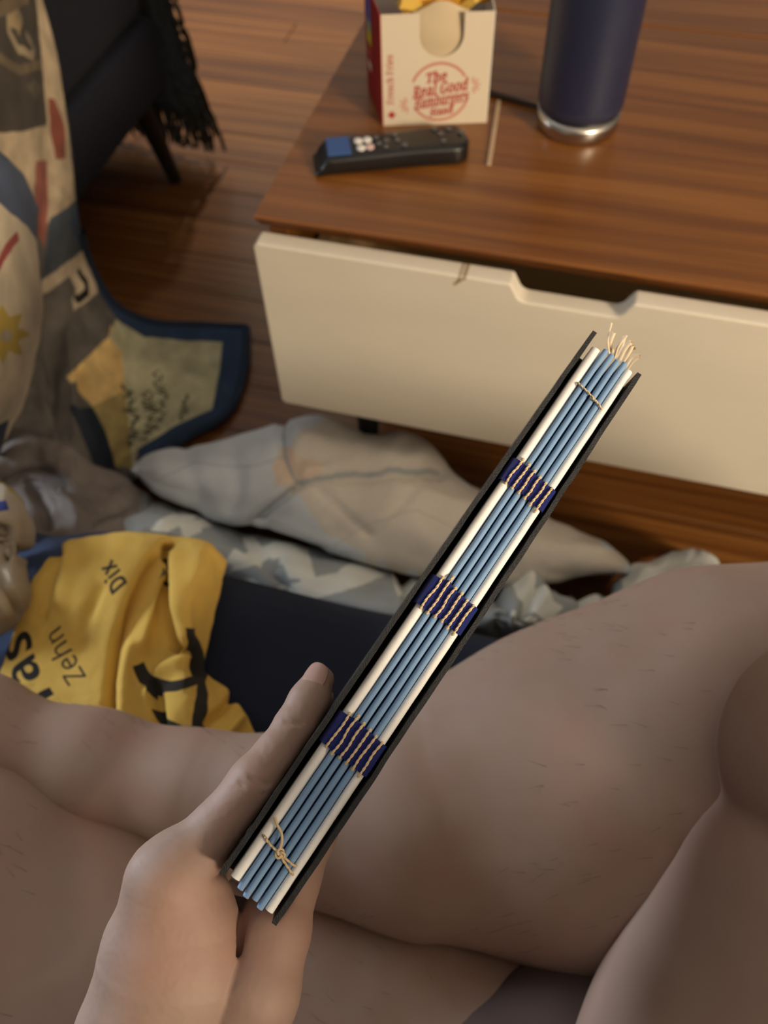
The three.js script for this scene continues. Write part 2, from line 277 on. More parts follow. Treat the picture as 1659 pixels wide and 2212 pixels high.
// ---------------------------------------------------------------- low table with drawer
const TY = 0.42, TX0 = -0.277, TX1 = 0.76, TZ1 = -0.5525, TZ0 = -1.27;
{
  const g = thing('coffee_table', 'low walnut topped table with a cream drawer front and finger notch', 'table', [0, 0, 0]);
  const topTex = woodTex([104, 60, 22], [121, 73, 28], [137, 86, 36], 12, 0.7);
  const wood = (ox, oy) => phys({ map: withRepeat(topTex, 0.8, 2.0, ox, oy), roughness: 0.36, clearcoat: 0.3, clearcoatRoughness: 0.3 });
  const tw = TX1 - TX0, cx = (TX0 + TX1) / 2, seam = -0.951;
  // front board: its front edge is cut back underneath
  { const sh = new THREE.Shape(); sh.moveTo(seam + 0.003, TY - 0.018); sh.lineTo(TZ1 - 0.013, TY - 0.018); sh.lineTo(TZ1 - 0.001, TY - 0.0022); sh.lineTo(TZ1 - 0.0016, TY - 0.0004); sh.lineTo(TZ1 - 0.003, TY); sh.lineTo(seam + 0.003, TY); sh.closePath();
    const eg = new THREE.ExtrudeGeometry(sh, { depth: tw, bevelEnabled: false }).rotateY(-Math.PI / 2).translate(TX1, 0, 0), p = eg.attributes.position; // shape x runs along z
    part('top_board', metreUV(eg), wood(0, 0), g, 'walnut front board of the tabletop'); }
  part('top_board', metreUV(rbox(tw, 0.018, seam - TZ0 - 0.003, 0.002, cx, TY - 0.009, (TZ0 + seam - 0.003) / 2)), wood(0.3, 0.4), g, 'walnut rear board of the tabletop');
  const wm = wood(0.6, 0.2);
  part('side_panel', metreUV(rbox(0.018, 0.22, TZ1 - TZ0 - 0.03, 0.002, TX0 + 0.009, 0.291, (TZ0 + TZ1) / 2 - 0.012), 'z'), wm, g);
  part('side_panel', metreUV(rbox(0.018, 0.22, TZ1 - TZ0 - 0.03, 0.002, TX1 - 0.009, 0.291, (TZ0 + TZ1) / 2 - 0.012), 'z'), wm, g);
  part('back_panel', box(tw - 0.04, 0.22, 0.012, cx, 0.291, TZ0 + 0.02), wm, g);
  part('bottom_panel', box(tw - 0.04, 0.012, TZ1 - TZ0 - 0.06, cx, 0.19, (TZ0 + TZ1) / 2 - 0.01), wm, g);
  // drawer front with the notch cut from its upper edge
  const s = new THREE.Shape(), x0 = TX0 + 0.002, x1 = TX1 - 0.002, y0 = 0.1985, y1 = 0.4, n0 = -0.0515, n1 = 0.0485, nd = 0.0165, r = 0.008, R = 0.003;
  s.moveTo(x0 + R, y0); s.lineTo(x1 - R, y0); s.lineTo(x1, y0 + R); s.lineTo(x1, y1 - R); s.lineTo(x1 - R, y1);
  s.lineTo(n1 + 0.002, y1); s.quadraticCurveTo(n1, y1, n1 - 0.001, y1 - 0.003); s.lineTo(n1 - 0.004, y1 - nd + r); s.quadraticCurveTo(n1 - 0.007, y1 - nd, n1 - 0.016, y1 - nd); s.lineTo(n0 + 0.016, y1 - nd);
  s.quadraticCurveTo(n0 + 0.007, y1 - nd, n0 + 0.004, y1 - nd + r); s.lineTo(n0 + 0.001, y1 - 0.003); s.quadraticCurveTo(n0, y1, n0 - 0.002, y1); s.lineTo(x0 + R, y1); s.lineTo(x0, y1 - R); s.lineTo(x0, y0 + R); s.closePath();
  const dg = new THREE.ExtrudeGeometry(s, { depth: 0.014, bevelEnabled: true, bevelThickness: 0.002, bevelSize: 0.0016, bevelSegments: 2, curveSegments: 8 }).translate(0, 0, -0.5565);
  const cv = newCanvas(1024, 256), c = cv.getContext('2d'); c.fillStyle = '#d8cfbd'; c.fillRect(0, 0, 1024, 256);
  { const im = c.getImageData(0, 0, 1024, 256), d = im.data; for (let y = 0; y < 256; y++) for (let x = 0; x < 1024; x++) { const k = 1 + 0.03 * fbm(x / 120, y / 60, 3, 3), i = 4 * (y * 1024 + x); d[i] *= k; d[i + 1] *= k; d[i + 2] *= k; } c.putImageData(im, 0, 0); }
  const mp = (px, py) => { const p = atZ(px, py, -0.5405); return [(p.x - x0) / (x1 - x0) * 1024, (1 - (p.y - y0) / (y1 - y0)) * 256]; };
  c.strokeStyle = 'rgba(120,92,60,.75)'; c.lineCap = 'round'; for (const [a, b, w] of [[[982, 614], [992, 606], 5], [[990, 608], [1008, 600], 3.4], [[988, 606], [994, 599], 3]]) { c.lineWidth = w * 0.55; c.beginPath(); c.moveTo(...mp(...a)); c.lineTo(...mp(...b)); c.stroke(); }
  const uv = dg.attributes.uv, p = dg.attributes.position; for (let i = 0; i < uv.count; i++) uv.setXY(i, (p.getX(i) - x0) / (x1 - x0), (p.getY(i) - y0) / (y1 - y0));
  const ply = std({ color: 0xb08d62, roughness: 0.7 });
  const dr = part('drawer', box(tw - 0.06, 0.008, 0.52, cx, 0.214, -0.825), ply, g, 'drawer tray behind the front');
  for (const x of [TX0 + 0.03, TX1 - 0.03]) part('drawer_side', box(0.012, 0.13, 0.52, x, 0.275, -0.825), ply, dr);
  part('drawer_back', box(tw - 0.06, 0.13, 0.012, cx, 0.275, -1.085), ply, dr);
  part('drawer_front', dg, phys({ map: canvasTex(cv), roughness: 0.5, clearcoat: 0.15, clearcoatRoughness: 0.4 }), dr, 'cream painted drawer front with a finger notch and a small brown scuff');
  const black = std({ color: 0x090807, roughness: 0.55 });
  for (const [x, z] of [[-0.196, -0.585], [TX1 - 0.08, -0.585], [-0.196, TZ0 + 0.06], [TX1 - 0.08, TZ0 + 0.06]]) part('leg', new THREE.CylinderGeometry(0.013, 0.009, 0.184, 16).translate(x, 0.092, z), black, g, 'short black leg');
  rebase(g);
}
// ---------------------------------------------------------------- insulated bottle
{
  const g = thing('insulated_bottle', 'matte navy insulated bottle with a bare steel base on the walnut table', 'bottle', [-0.030, TY, -0.752]);
  const L = (a, n = 64) => new THREE.LatheGeometry(a.map(([x, y]) => new THREE.Vector2(x, y)), n);
  part('body', L([[0.0362, 0.0205], [0.0378, 0.0215], [0.0384, 0.024], [0.0387, 0.03], [0.0388, 0.2], [0.037, 0.222], [0.031, 0.24], [0.026, 0.25], [0.026, 0.255], [0, 0.255]]), phys({ color: new THREE.Color().setRGB(0.012, 0.017, 0.048), roughness: 0.42, clearcoat: 0.25, clearcoatRoughness: 0.4, bumpMap: withRepeat(fuzz, 24, 24), bumpScale: 0.0001 }), g, 'navy powder coated body');
  part('steel_base', L([[0, 0.002], [0.033, 0.002], [0.0345, 0], [0.0362, 0.0012], [0.0372, 0.004], [0.0375, 0.009], [0.0375, 0.0205], [0.0, 0.0208]]), phys({ color: 0xb9b4ac, metalness: 1, roughness: 0.24, anisotropy: 0.5 }), g, 'brushed bare steel base ring');
  part('lid', L([[0.0262, 0.253], [0.0275, 0.255], [0.0275, 0.285], [0.025, 0.29], [0, 0.29]]), std({ color: 0x0c0d10, roughness: 0.5 }), g);
}
// ---------------------------------------------------------------- carton of fries
const BOX = { x: -0.2043, z: -0.7083, a: 0.2856, w: 0.0957, h: 0.0985, d: 0.066 };
{
  const g = thing('fries_carton', 'small white takeaway carton with red lettering and a red side', 'carton', [BOX.x, TY, BOX.z], BOX.a);
  const { w, h, d } = BOX, t = 0.0009;
  // front panel with a thumb notch
  const s = new THREE.Shape(), n0 = 0.033, n1 = 0.071, nb = 0.062, R = (n1 - n0) / 2;
  s.moveTo(0, 0); s.lineTo(w, 0); s.lineTo(w, h); s.lineTo(n1, h); s.lineTo(n1, nb + R); s.absarc((n0 + n1) / 2, nb + R, R, 0, -Math.PI, true); s.lineTo(n0, h); s.lineTo(0, h); s.closePath();
  const fg = new THREE.ExtrudeGeometry(s, { depth: t, bevelEnabled: false, curveSegments: 20 }).translate(0, 0, -t);
  const cv = newCanvas(1024, 1056), c = cv.getContext('2d'), X = (m) => m / w * 1024, Y = (m) => (1 - m / h) * 1056;
  c.fillStyle = '#d6c8b0'; c.fillRect(0, 0, 1024, 1056);
  const red = 'rgba(165,42,34,.92)', soft = 'rgba(186,96,78,.75)';
  const bx = X(0.0515), by = Y(0.0305), br = X(0.0262);
  c.strokeStyle = soft; c.lineWidth = 26; c.beginPath(); c.arc(bx, by, br, -2.75, -0.55); c.stroke(); c.beginPath(); c.arc(bx, by, br, 0.35, 2.6); c.stroke();
  c.save(); c.translate(bx, by); c.rotate(-0.13); c.scale(1.22, 1.22); c.fillStyle = red; c.textAlign = 'center';
  const put = (str, x, y, size, wd) => { c.save(); c.translate(x, y); c.transform(1, 0, -0.25, 1, 0, 0); c.font = 'bold ' + size + 'px serif'; const k = wd / c.measureText(str).width; c.scale(k, 1); c.strokeStyle = red; c.lineWidth = 5; c.strokeText(str, 0, 0); c.fillText(str, 0, 0); c.restore(); };
  put('The', -20, -88, 110, 170); put('Real Good', 0, 16, 130, 440); put('Hamburgers', 0, 108, 125, 440); put('Stand', -6, 186, 84, 190);
  c.strokeStyle = soft; c.lineWidth = 13; c.lineCap = 'round';
  for (const [sx, x0, y0] of [[1, 258, -14], [-1, -262, 62]]) for (const a of [-1.3, -0.65, 0, 0.65, 1.3]) { c.beginPath(); c.moveTo(x0 + sx * 26 * Math.cos(a), y0 + 26 * Math.sin(a)); c.lineTo(x0 + sx * 62 * Math.cos(a), y0 + 62 * Math.sin(a)); c.stroke(); }
  c.restore();
  c.save(); c.translate(X(0.0098), Y(0.0205)); c.rotate(-Math.PI / 2); c.fillStyle = red; c.font = 'bold 92px serif'; c.scale(0.82, 1); c.fillText('French Fries', 0, 0); c.restore();
  c.fillStyle = red; c.save(); c.translate(X(0.0078), Y(0.0105)); c.rotate(0.75); c.fillRect(-30, -30, 60, 60); c.restore();
  const setUV = (geo, fu, fv) => { const p = geo.attributes.position, uv = geo.attributes.uv; for (let i = 0; i < uv.count; i++) uv.setXY(i, fu(p, i), fv(p, i)); return geo; };
  setUV(fg, (p, i) => p.getX(i) / w, (p, i) => p.getY(i) / h);
  const card = (map) => std({ map, roughness: 0.62 }), inner = std({ color: 0xd9d4c8, roughness: 0.75 });
  part('front_panel', fg, card(canvasTex(cv)), g, 'white front panel with red round lettering and a thumb notch');
  // red left side with a printed strip of colours
  const sv = newCanvas(512, 768), q = sv.getContext('2d'); q.fillStyle = '#9e1416'; q.fillRect(0, 0, 512, 768);
  q.fillStyle = '#4a68c8'; q.fillRect(60, 20, 130, 190); q.fillStyle = '#8fb9a8'; q.fillRect(60, 210, 130, 70); q.fillStyle = '#d9d23e'; q.fillRect(60, 280, 130, 90); q.fillStyle = '#d8d2c6'; q.fillRect(60, 500, 110, 60); q.fillStyle = '#c65a56'; q.fillRect(60, 410, 110, 50);
  const sg = setUV(box(t, h, d, -t / 2, h / 2, -d / 2), (p, i) => (p.getZ(i) + d) / d, (p, i) => p.getY(i) / h);
  { const p = sg.attributes.position; for (let i = 0; i < p.count; i++) p.setX(i, p.getX(i) + 0.2 * p.getZ(i)); sg.computeVertexNormals(); }
  part('side_panel', sg, card(canvasTex(sv)), g, 'red side panel with a blue and yellow printed strip');
  part('side_panel', box(t, h, d, w + t / 2, h / 2, -d / 2), inner, g, 'white side panel');
  part('back_panel', box(w + 0.0132, h + 0.006, t, w / 2 - 0.0066, h / 2 + 0.003, -d + t / 2), inner, g);
  part('bottom_panel', box(w - 0.001, t, d - 0.001, w / 2, t / 2 + 0.0004, -d / 2), inner, g);
  // inner paper liner behind the notch, bulging up a little
  const rows = []; for (let j = 0; j <= 5; j++) { const r = []; for (let i = 0; i <= 5; i++) { const u = i / 5 - 0.5; r.push(V(0.052 + u * 0.05, 0.035 + j * 0.0142 + (j === 5 ? -0.012 * Math.abs(u) * 2 : 0), -0.0022 - 0.004 * Math.pow(Math.abs(u) * 2, 2) + (j > 3 ? -0.003 * (j - 3) : 0))); } rows.push(r); }
  const cl = cloth(rows, { nu: 24, nv: 24, thick: 0.0005 });
  part('paper_liner', cl.geo, std({ color: 0xc4b190, roughness: 0.8, side: THREE.DoubleSide }), g, 'cream paper liner showing through the notch');
}
// fries: each one a thing of its own
{
  const m = [0xd9a63c, 0xe3bb58, 0xcf9630].map((c) => phys({ color: c, roughness: 0.5, sheen: 0.2 }));
  const R = new THREE.Matrix4().makeRotationY(BOX.a), O = V(BOX.x, TY, BOX.z);
  const spots = [[0.022, 0.1, -0.018, 0.5, -0.3], [0.034, 0.103, -0.02, -0.7, 0.2], [0.045, 0.104, -0.024, 0.9, 0.1], [0.057, 0.105, -0.02, -0.3, -0.2], [0.066, 0.103, -0.026, 0.7, 0.3], [0.03, 0.103, -0.04, -0.9, 0.1], [0.047, 0.105, -0.043, 0.3, -0.2], [0.062, 0.104, -0.045, -0.5, 0.3], [0.075, 0.1, -0.04, 0.8, 0.2], [0.053, 0.1085, -0.031, 1.2, 0.1], [0.04, 0.1085, -0.032, -1.1, 0]];
  spots.forEach(([x, y, z, lean, tw], i) => {
    const L = 0.045 + 0.012 * rnd(), n = 10, pts = [];
    for (let k = 0; k <= n; k++) { const u = k / n - 0.5; pts.push(V(Math.sin(lean) * u * L, Math.cos(lean) * u * L * 0.6 + 0.003 * Math.sin(u * 5 + i), tw * u * L * 1.4)); }
    const s = new THREE.Shape(); const q = 0.0036; s.moveTo(-q, -q); s.lineTo(q, -q); s.lineTo(q, q); s.lineTo(-q, q); s.closePath();
    const geo = new THREE.ExtrudeGeometry(s, { steps: 12, bevelEnabled: false, extrudePath: new THREE.CatmullRomCurve3(pts) });
    const f = part('french_fry', geo, m[i % 3], scene); f.name = numbered('french_fry');
    const p = V(x, y - 0.012, z).applyMatrix4(R).add(O); f.position.copy(p); f.rotation.y = BOX.a;
    tag(f, 'golden potato fry sticking out of the white and red carton', 'fries', 'fries in the carton');
  });
}
// ---------------------------------------------------------------- remote control
{
  const a = atY(676, 335, TY + 0.012), b = atY(1012, 303, TY + 0.012), L = a.distanceTo(b), ang = Math.atan2(-(b.z - a.z), b.x - a.x), c = a.clone().add(b).multiplyScalar(0.5);
  const g = thing('remote_control', 'black remote control with blue pad and pale buttons beside the carton', 'remote', [c.x, TY, c.z], ang);
  const hw = 0.0205, hh = 0.019, black = phys({ color: 0x0b0a0a, roughness: 0.42, clearcoat: 0.3, clearcoatRoughness: 0.35 });
  // body: loft of rounded sections, wedge at one end and round at the other
  const sec = []; const N = 40;
  for (let k = 0; k <= N; k++) {
    const t = k / N, x = -L / 2 + t * L, end = t < 0.5 ? smooth(0, 0.02, t) : Math.sqrt(Math.max(0.02, 1 - Math.pow(Math.max(0, t - 0.9) / 0.1, 2))), top = hh * (t < 0.09 ? lerp(0.45, 0.9, t / 0.09) : lerp(0.9, 1, smooth(0.09, 0.9, t))) * (t > 0.9 ? 0.65 + 0.35 * end : 1), w = hw * (0.86 + 0.14 * smooth(0.5, 1, t)) * (t < 0.5 ? 0.93 + 0.07 * end : end);
    const ring = []; for (let q = 0; q < 24; q++) { const th = q / 24 * Math.PI * 2, cs = Math.cos(th), sn = Math.sin(th), e = 0.42; ring.push(V(x + (t < 0.5 ? 0.012 * (1 - smooth(0, 0.09, t)) * (sn > 0 ? 0.4 : 0) : 0), top / 2 * (1 + Math.sign(sn) * Math.pow(Math.abs(sn), e)), w * Math.sign(cs) * Math.pow(Math.abs(cs), e))); } sec.push(ring);
  }
  const pos = [], idx = []; sec.forEach((r) => r.forEach((p) => pos.push(p.x, p.y, p.z)));
  for (let k = 0; k < N; k++) for (let q = 0; q < 24; q++) { const A = k * 24 + q, B = k * 24 + (q + 1) % 24; idx.push(A, B, A + 24, B, B + 24, A + 24); }
  for (const [k, f] of [[0, 0], [N, 1]]) { const cc = sec[k].reduce((s, p) => s.add(p), V(0, 0, 0)).divideScalar(24), ci = pos.length / 3; pos.push(cc.x, cc.y, cc.z); for (let q = 0; q < 24; q++) { const A = k * 24 + q, B = k * 24 + (q + 1) % 24; f ? idx.push(ci, A, B) : idx.push(ci, B, A); } }
  const bg = new THREE.BufferGeometry(); bg.setAttribute('position', new THREE.Float32BufferAttribute(pos, 3)); bg.setIndex(idx); bg.computeVertexNormals();
  part('casing', bg, black, g);
  const U = (t) => -L / 2 + t * L, top = (t) => hh * lerp(0.9, 1, smooth(0.09, 0.9, t));
  part('blue_pad', rbox(0.021, 0.002, 0.027, 0.001, U(0.165), top(0.165) + 0.0003, -0.001), phys({ color: 0x2f5088, roughness: 0.35 }), g, 'square blue pad');
  const pale = phys({ color: 0xd6d2cb, roughness: 0.3, clearcoat: 0.5 }), pink = phys({ color: 0xc9a9a2, roughness: 0.3, clearcoat: 0.5 }), grey = phys({ color: 0x4a4746, roughness: 0.3, clearcoat: 0.6 });
  const btn = (t, z, m, r, lx = 1, nm = 'button') => part(nm, new THREE.SphereGeometry(r, 14, 8).scale(lx, 0.45, 1.1).translate(U(t), top(t) + 0.0006, z), m, g);
  btn(0.295, -0.0055, pale, 0.0042); btn(0.353, -0.0055, pale, 0.0042); btn(0.305, 0.0055, pale, 0.0042); btn(0.36, 0.0055, pink, 0.0042);
  for (const [t, z] of [[0.41, -0.008], [0.42, 0.002], [0.46, 0.008], [0.47, -0.001], [0.53, -0.009], [0.54, 0], [0.58, 0.009], [0.79, -0.011], [0.825, 0.009], [0.82, -0.002], [0.88, -0.009], [0.95, -0.002]]) btn(t, z, grey, 0.0028);
}
// thin pale stir stick, dark cocktail pick and a used napkin behind the carton
{
  const a = atY(1078, 214, TY + 0.0026), b = atY(1056, 354, TY + 0.0026), d = b.clone().sub(a), L = d.length(), c = a.clone().add(b).multiplyScalar(0.5);
  const m = part('stir_stick', rbox(0.0042, 0.0022, L, 0.0009), std({ color: 0xb59a7c, roughness: 0.7 }), scene); m.name = numbered('stir_stick'); m.position.set(c.x, TY + 0.0012, c.z); m.rotation.y = Math.atan2(d.x, d.z);
  tag(m, 'thin pale wooden stir stick lying on the table between carton and bottle', 'stick');
  const e = atY(1050, 198, TY + 0.003), f = atY(1170, 232, TY + 0.003), d2 = f.clone().sub(e), c2 = e.clone().add(f).multiplyScalar(0.5);
  const s = part('chopstick', new THREE.CylinderGeometry(0.0022, 0.0028, d2.length(), 12).rotateX(Math.PI / 2), std({ color: 0x241208, roughness: 0.5 }), scene); s.name = numbered('chopstick'); s.position.set(c2.x, TY + 0.0028, c2.z); s.rotation.y = Math.atan2(d2.x, d2.z);
  tag(s, 'dark brown round stick lying across behind the carton towards the navy bottle', 'stick');
}
// ---------------------------------------------------------------- navy armchair at the far left with a fringed throw
{
  const navy = phys({ color: new THREE.Color().setRGB(0.004, 0.007, 0.017), roughness: 0.9, bumpMap: withRepeat(weave, 60, 60), bumpScale: 0.0005, sheen: 0.05, sheenColor: new THREE.Color(0.1, 0.12, 0.2) });
  const g = thing('armchair', 'navy upholstered armchair with splayed dark wooden legs beyond the draped quilt', 'armchair', [-1.07, 0, -0.83]);
  const w = 0.75, d = 0.62, zz = -0.33;
  part('seat_base', rbox(w, 0.105, 0.7, 0.012, 0, 0.2025, 0), navy, g);
  part('seat_cushion', rbox(w - 0.01, 0.17, 0.69, 0.03, 0, 0.342, 0), navy, g);
  part('backrest', rbox(0.16, 0.5, 0.68, 0.04, -0.3, 0.67, 0), navy, g);
  const lw = std({ color: 0x120905, roughness: 0.5 });
  for (const [x, z, sx, sz] of [[0.345, -0.29, 0.3, -0.12], [0.345, 0.3, 0.3, 0.12], [-0.33, -0.29, -0.3, -0.12], [-0.33, 0.3, -0.3, 0.12]]) {
    const l = new THREE.CylinderGeometry(0.019, 0.011, 0.16, 18).translate(0, -0.08, 0); const m = part('leg', l, lw, g, 'tapered dark wooden leg'); m.position.set(x, 0.158, z); m.rotation.set(-sz * 1.2, 0, sx * 0.35);
    m.position.y = 0.1575;
  }
}
{
  const g = thing('fringed_throw', 'dark olive brown shaggy throw with long fringe hanging off the navy armchair', 'throw');
  const rows = [[[-1.0, 0.44, -1.12], [-0.85, 0.44, -1.12], [-0.75, 0.44, -1.12], [-0.69, 0.44, -1.12]], [[-1.02, 0.435, -1.2], [-0.86, 0.43, -1.21], [-0.75, 0.43, -1.205], [-0.685, 0.42, -1.195]], [[-1.03, 0.3, -1.215], [-0.87, 0.29, -1.23], [-0.76, 0.29, -1.215], [-0.682, 0.28, -1.205]], [[-1.03, 0.17, -1.215], [-0.88, 0.17, -1.225], [-0.77, 0.16, -1.235], [-0.672, 0.16, -1.205]], [[-1.04, 0.075, -1.22], [-0.89, 0.07, -1.235], [-0.77, 0.075, -1.225], [-0.66, 0.07, -1.21]]].map((r) => r.map((p) => V(...p)));
  const c = cloth(rows, { nu: 70, nv: 60, thick: 0.006, wrinkle: (u, v) => 0.006 * fbm(u * 8, v * 3, 1) + 0.003 * fbm(u * 40, v * 40, 5) });
  const tx = clothCanvas(c, '#26231a', 600); tx.mottle(60, 1.2);
  const m = fabric(tx.tex(), c, 1, fuzz, 0.003, 20);
  part('throw_cloth', c.geo, m, g);
  const strands = [], n = 90;
  for (let i = 0; i < n; i++) {
    const u = i / (n - 1), p = along(rows[4], u), s = rnd() * 6, l = p.y - 0.004 + 0.01 * rnd() - 0.012;
    const pts = []; for (let k = 0; k <= 4; k++) pts.push(V(p.x + 0.006 * Math.sin(s + k) * k / 4 + 0.012 * (rnd() - 0.5) * k / 4, Math.max(0.003, p.y + 0.01 - l * k / 4), p.z + 0.008 * Math.cos(s * 2 + k) * k / 4));
    strands.push(tubeAlong(pts, 0.0026, 8, 5));
  }
  for (let i = 0; i < 60; i++) { const v = rnd(), p = along(rows.map((r) => r[3]), 0.2 + 0.8 * v), q = rnd() * 0.02; strands.push(tubeAlong([p, V(p.x + 0.01 + q * 0.4, p.y - 0.01, p.z + 0.004 * rnd()), V(p.x + 0.012 + q * 0.6, p.y - 0.03 - q, p.z)].map((a) => V(a.x, Math.max(a.y, 0.004), a.z)), 0.0022, 6, 5)); }
  const fr = part('fringe', mergeGeometries(strands), std({ color: 0x2b271c, roughness: 1 }), g, 'loose yarn fringe'); fr.userData.kind = 'stuff';
  rebase(g);
}
// ---------------------------------------------------------------- futon and everything lying on and before it
const SEAT = 0.30, FZ = -0.295;
function distLine(px, py, pts) { let b = 1e9; for (let i = 0; i + 1 < pts.length; i++) { const [ax, ay] = pts[i], [bx, by] = pts[i + 1], dx = bx - ax, dy = by - ay, t = clamp(((px - ax) * dx + (py - ay) * dy) / (dx * dx + dy * dy)); b = Math.min(b, Math.hypot(px - ax - dx * t, py - ay - dy * t)); } return b; }
// folds and stitched grooves of a cloth, laid where they lie on it
const folds = (list, extra) => (u, v, p) => { const [x, y] = toPx(p); let s = extra ? extra(u, v, p) : 0; for (const [pts, depth, w] of list) s += depth * Math.exp(-Math.pow(distLine(x, y, pts) / w, 2)); return s; };
{
  const g = thing('futon', 'low navy futon mattress on a dark slatted wooden base', 'futon', [0.35, 0, 0.2]);
  const navy = phys({ color: new THREE.Color().setRGB(0.006, 0.012, 0.032), roughness: 0.95, bumpMap: withRepeat(weave, 90, 60), bumpScale: 0.0006, sheen: 0.1, sheenColor: new THREE.Color(0.12, 0.18, 0.3) });
  // mattress: slightly lumpy soft slab
  const gx = mergeVertices(new THREE.BoxGeometry(2.1, 0.19, 1.0, 120, 14, 60)), p = gx.attributes.position;
  for (let i = 0; i < p.count; i++) {
    let x = p.getX(i), y = p.getY(i), z = p.getZ(i); const r = 0.05, cx = clamp(x, -1.05 + r, 1.05 - r), cy = clamp(y, -0.095 + r, 0.095 - r), cz = clamp(z, -0.5 + r, 0.5 - r), d = V(x - cx, y - cy, z - cz);
    if (d.length() > 1e-6) { d.normalize().multiplyScalar(r); x = cx + d.x; y = cy + d.y; z = cz + d.z; }
    y += 0.006 * fbm(x * 5, z * 5, 1, 3) * (y > 0 ? 1 : 0); z += 0.006 * fbm(x * 7, y * 6, 4, 3); p.setXYZ(i, x, y, z);
  }
  gx.computeVertexNormals();
  part('mattress', gx.translate(0, SEAT - 0.095, 0.005), navy, g, 'navy cotton mattress');
  const dk = std({ color: 0x21130a, roughness: 0.6 });
  for (const z of [-0.42, -0.21, 0, 0.21, 0.42]) part('slat', rbox(2.0, 0.018, 0.1, 0.003, 0, 0.101, z), dk, g);
  for (const x of [-0.95, 0, 0.95]) part('bearer', rbox(0.05, 0.092, 0.94, 0.004, x, 0.046, 0), dk, g);
}
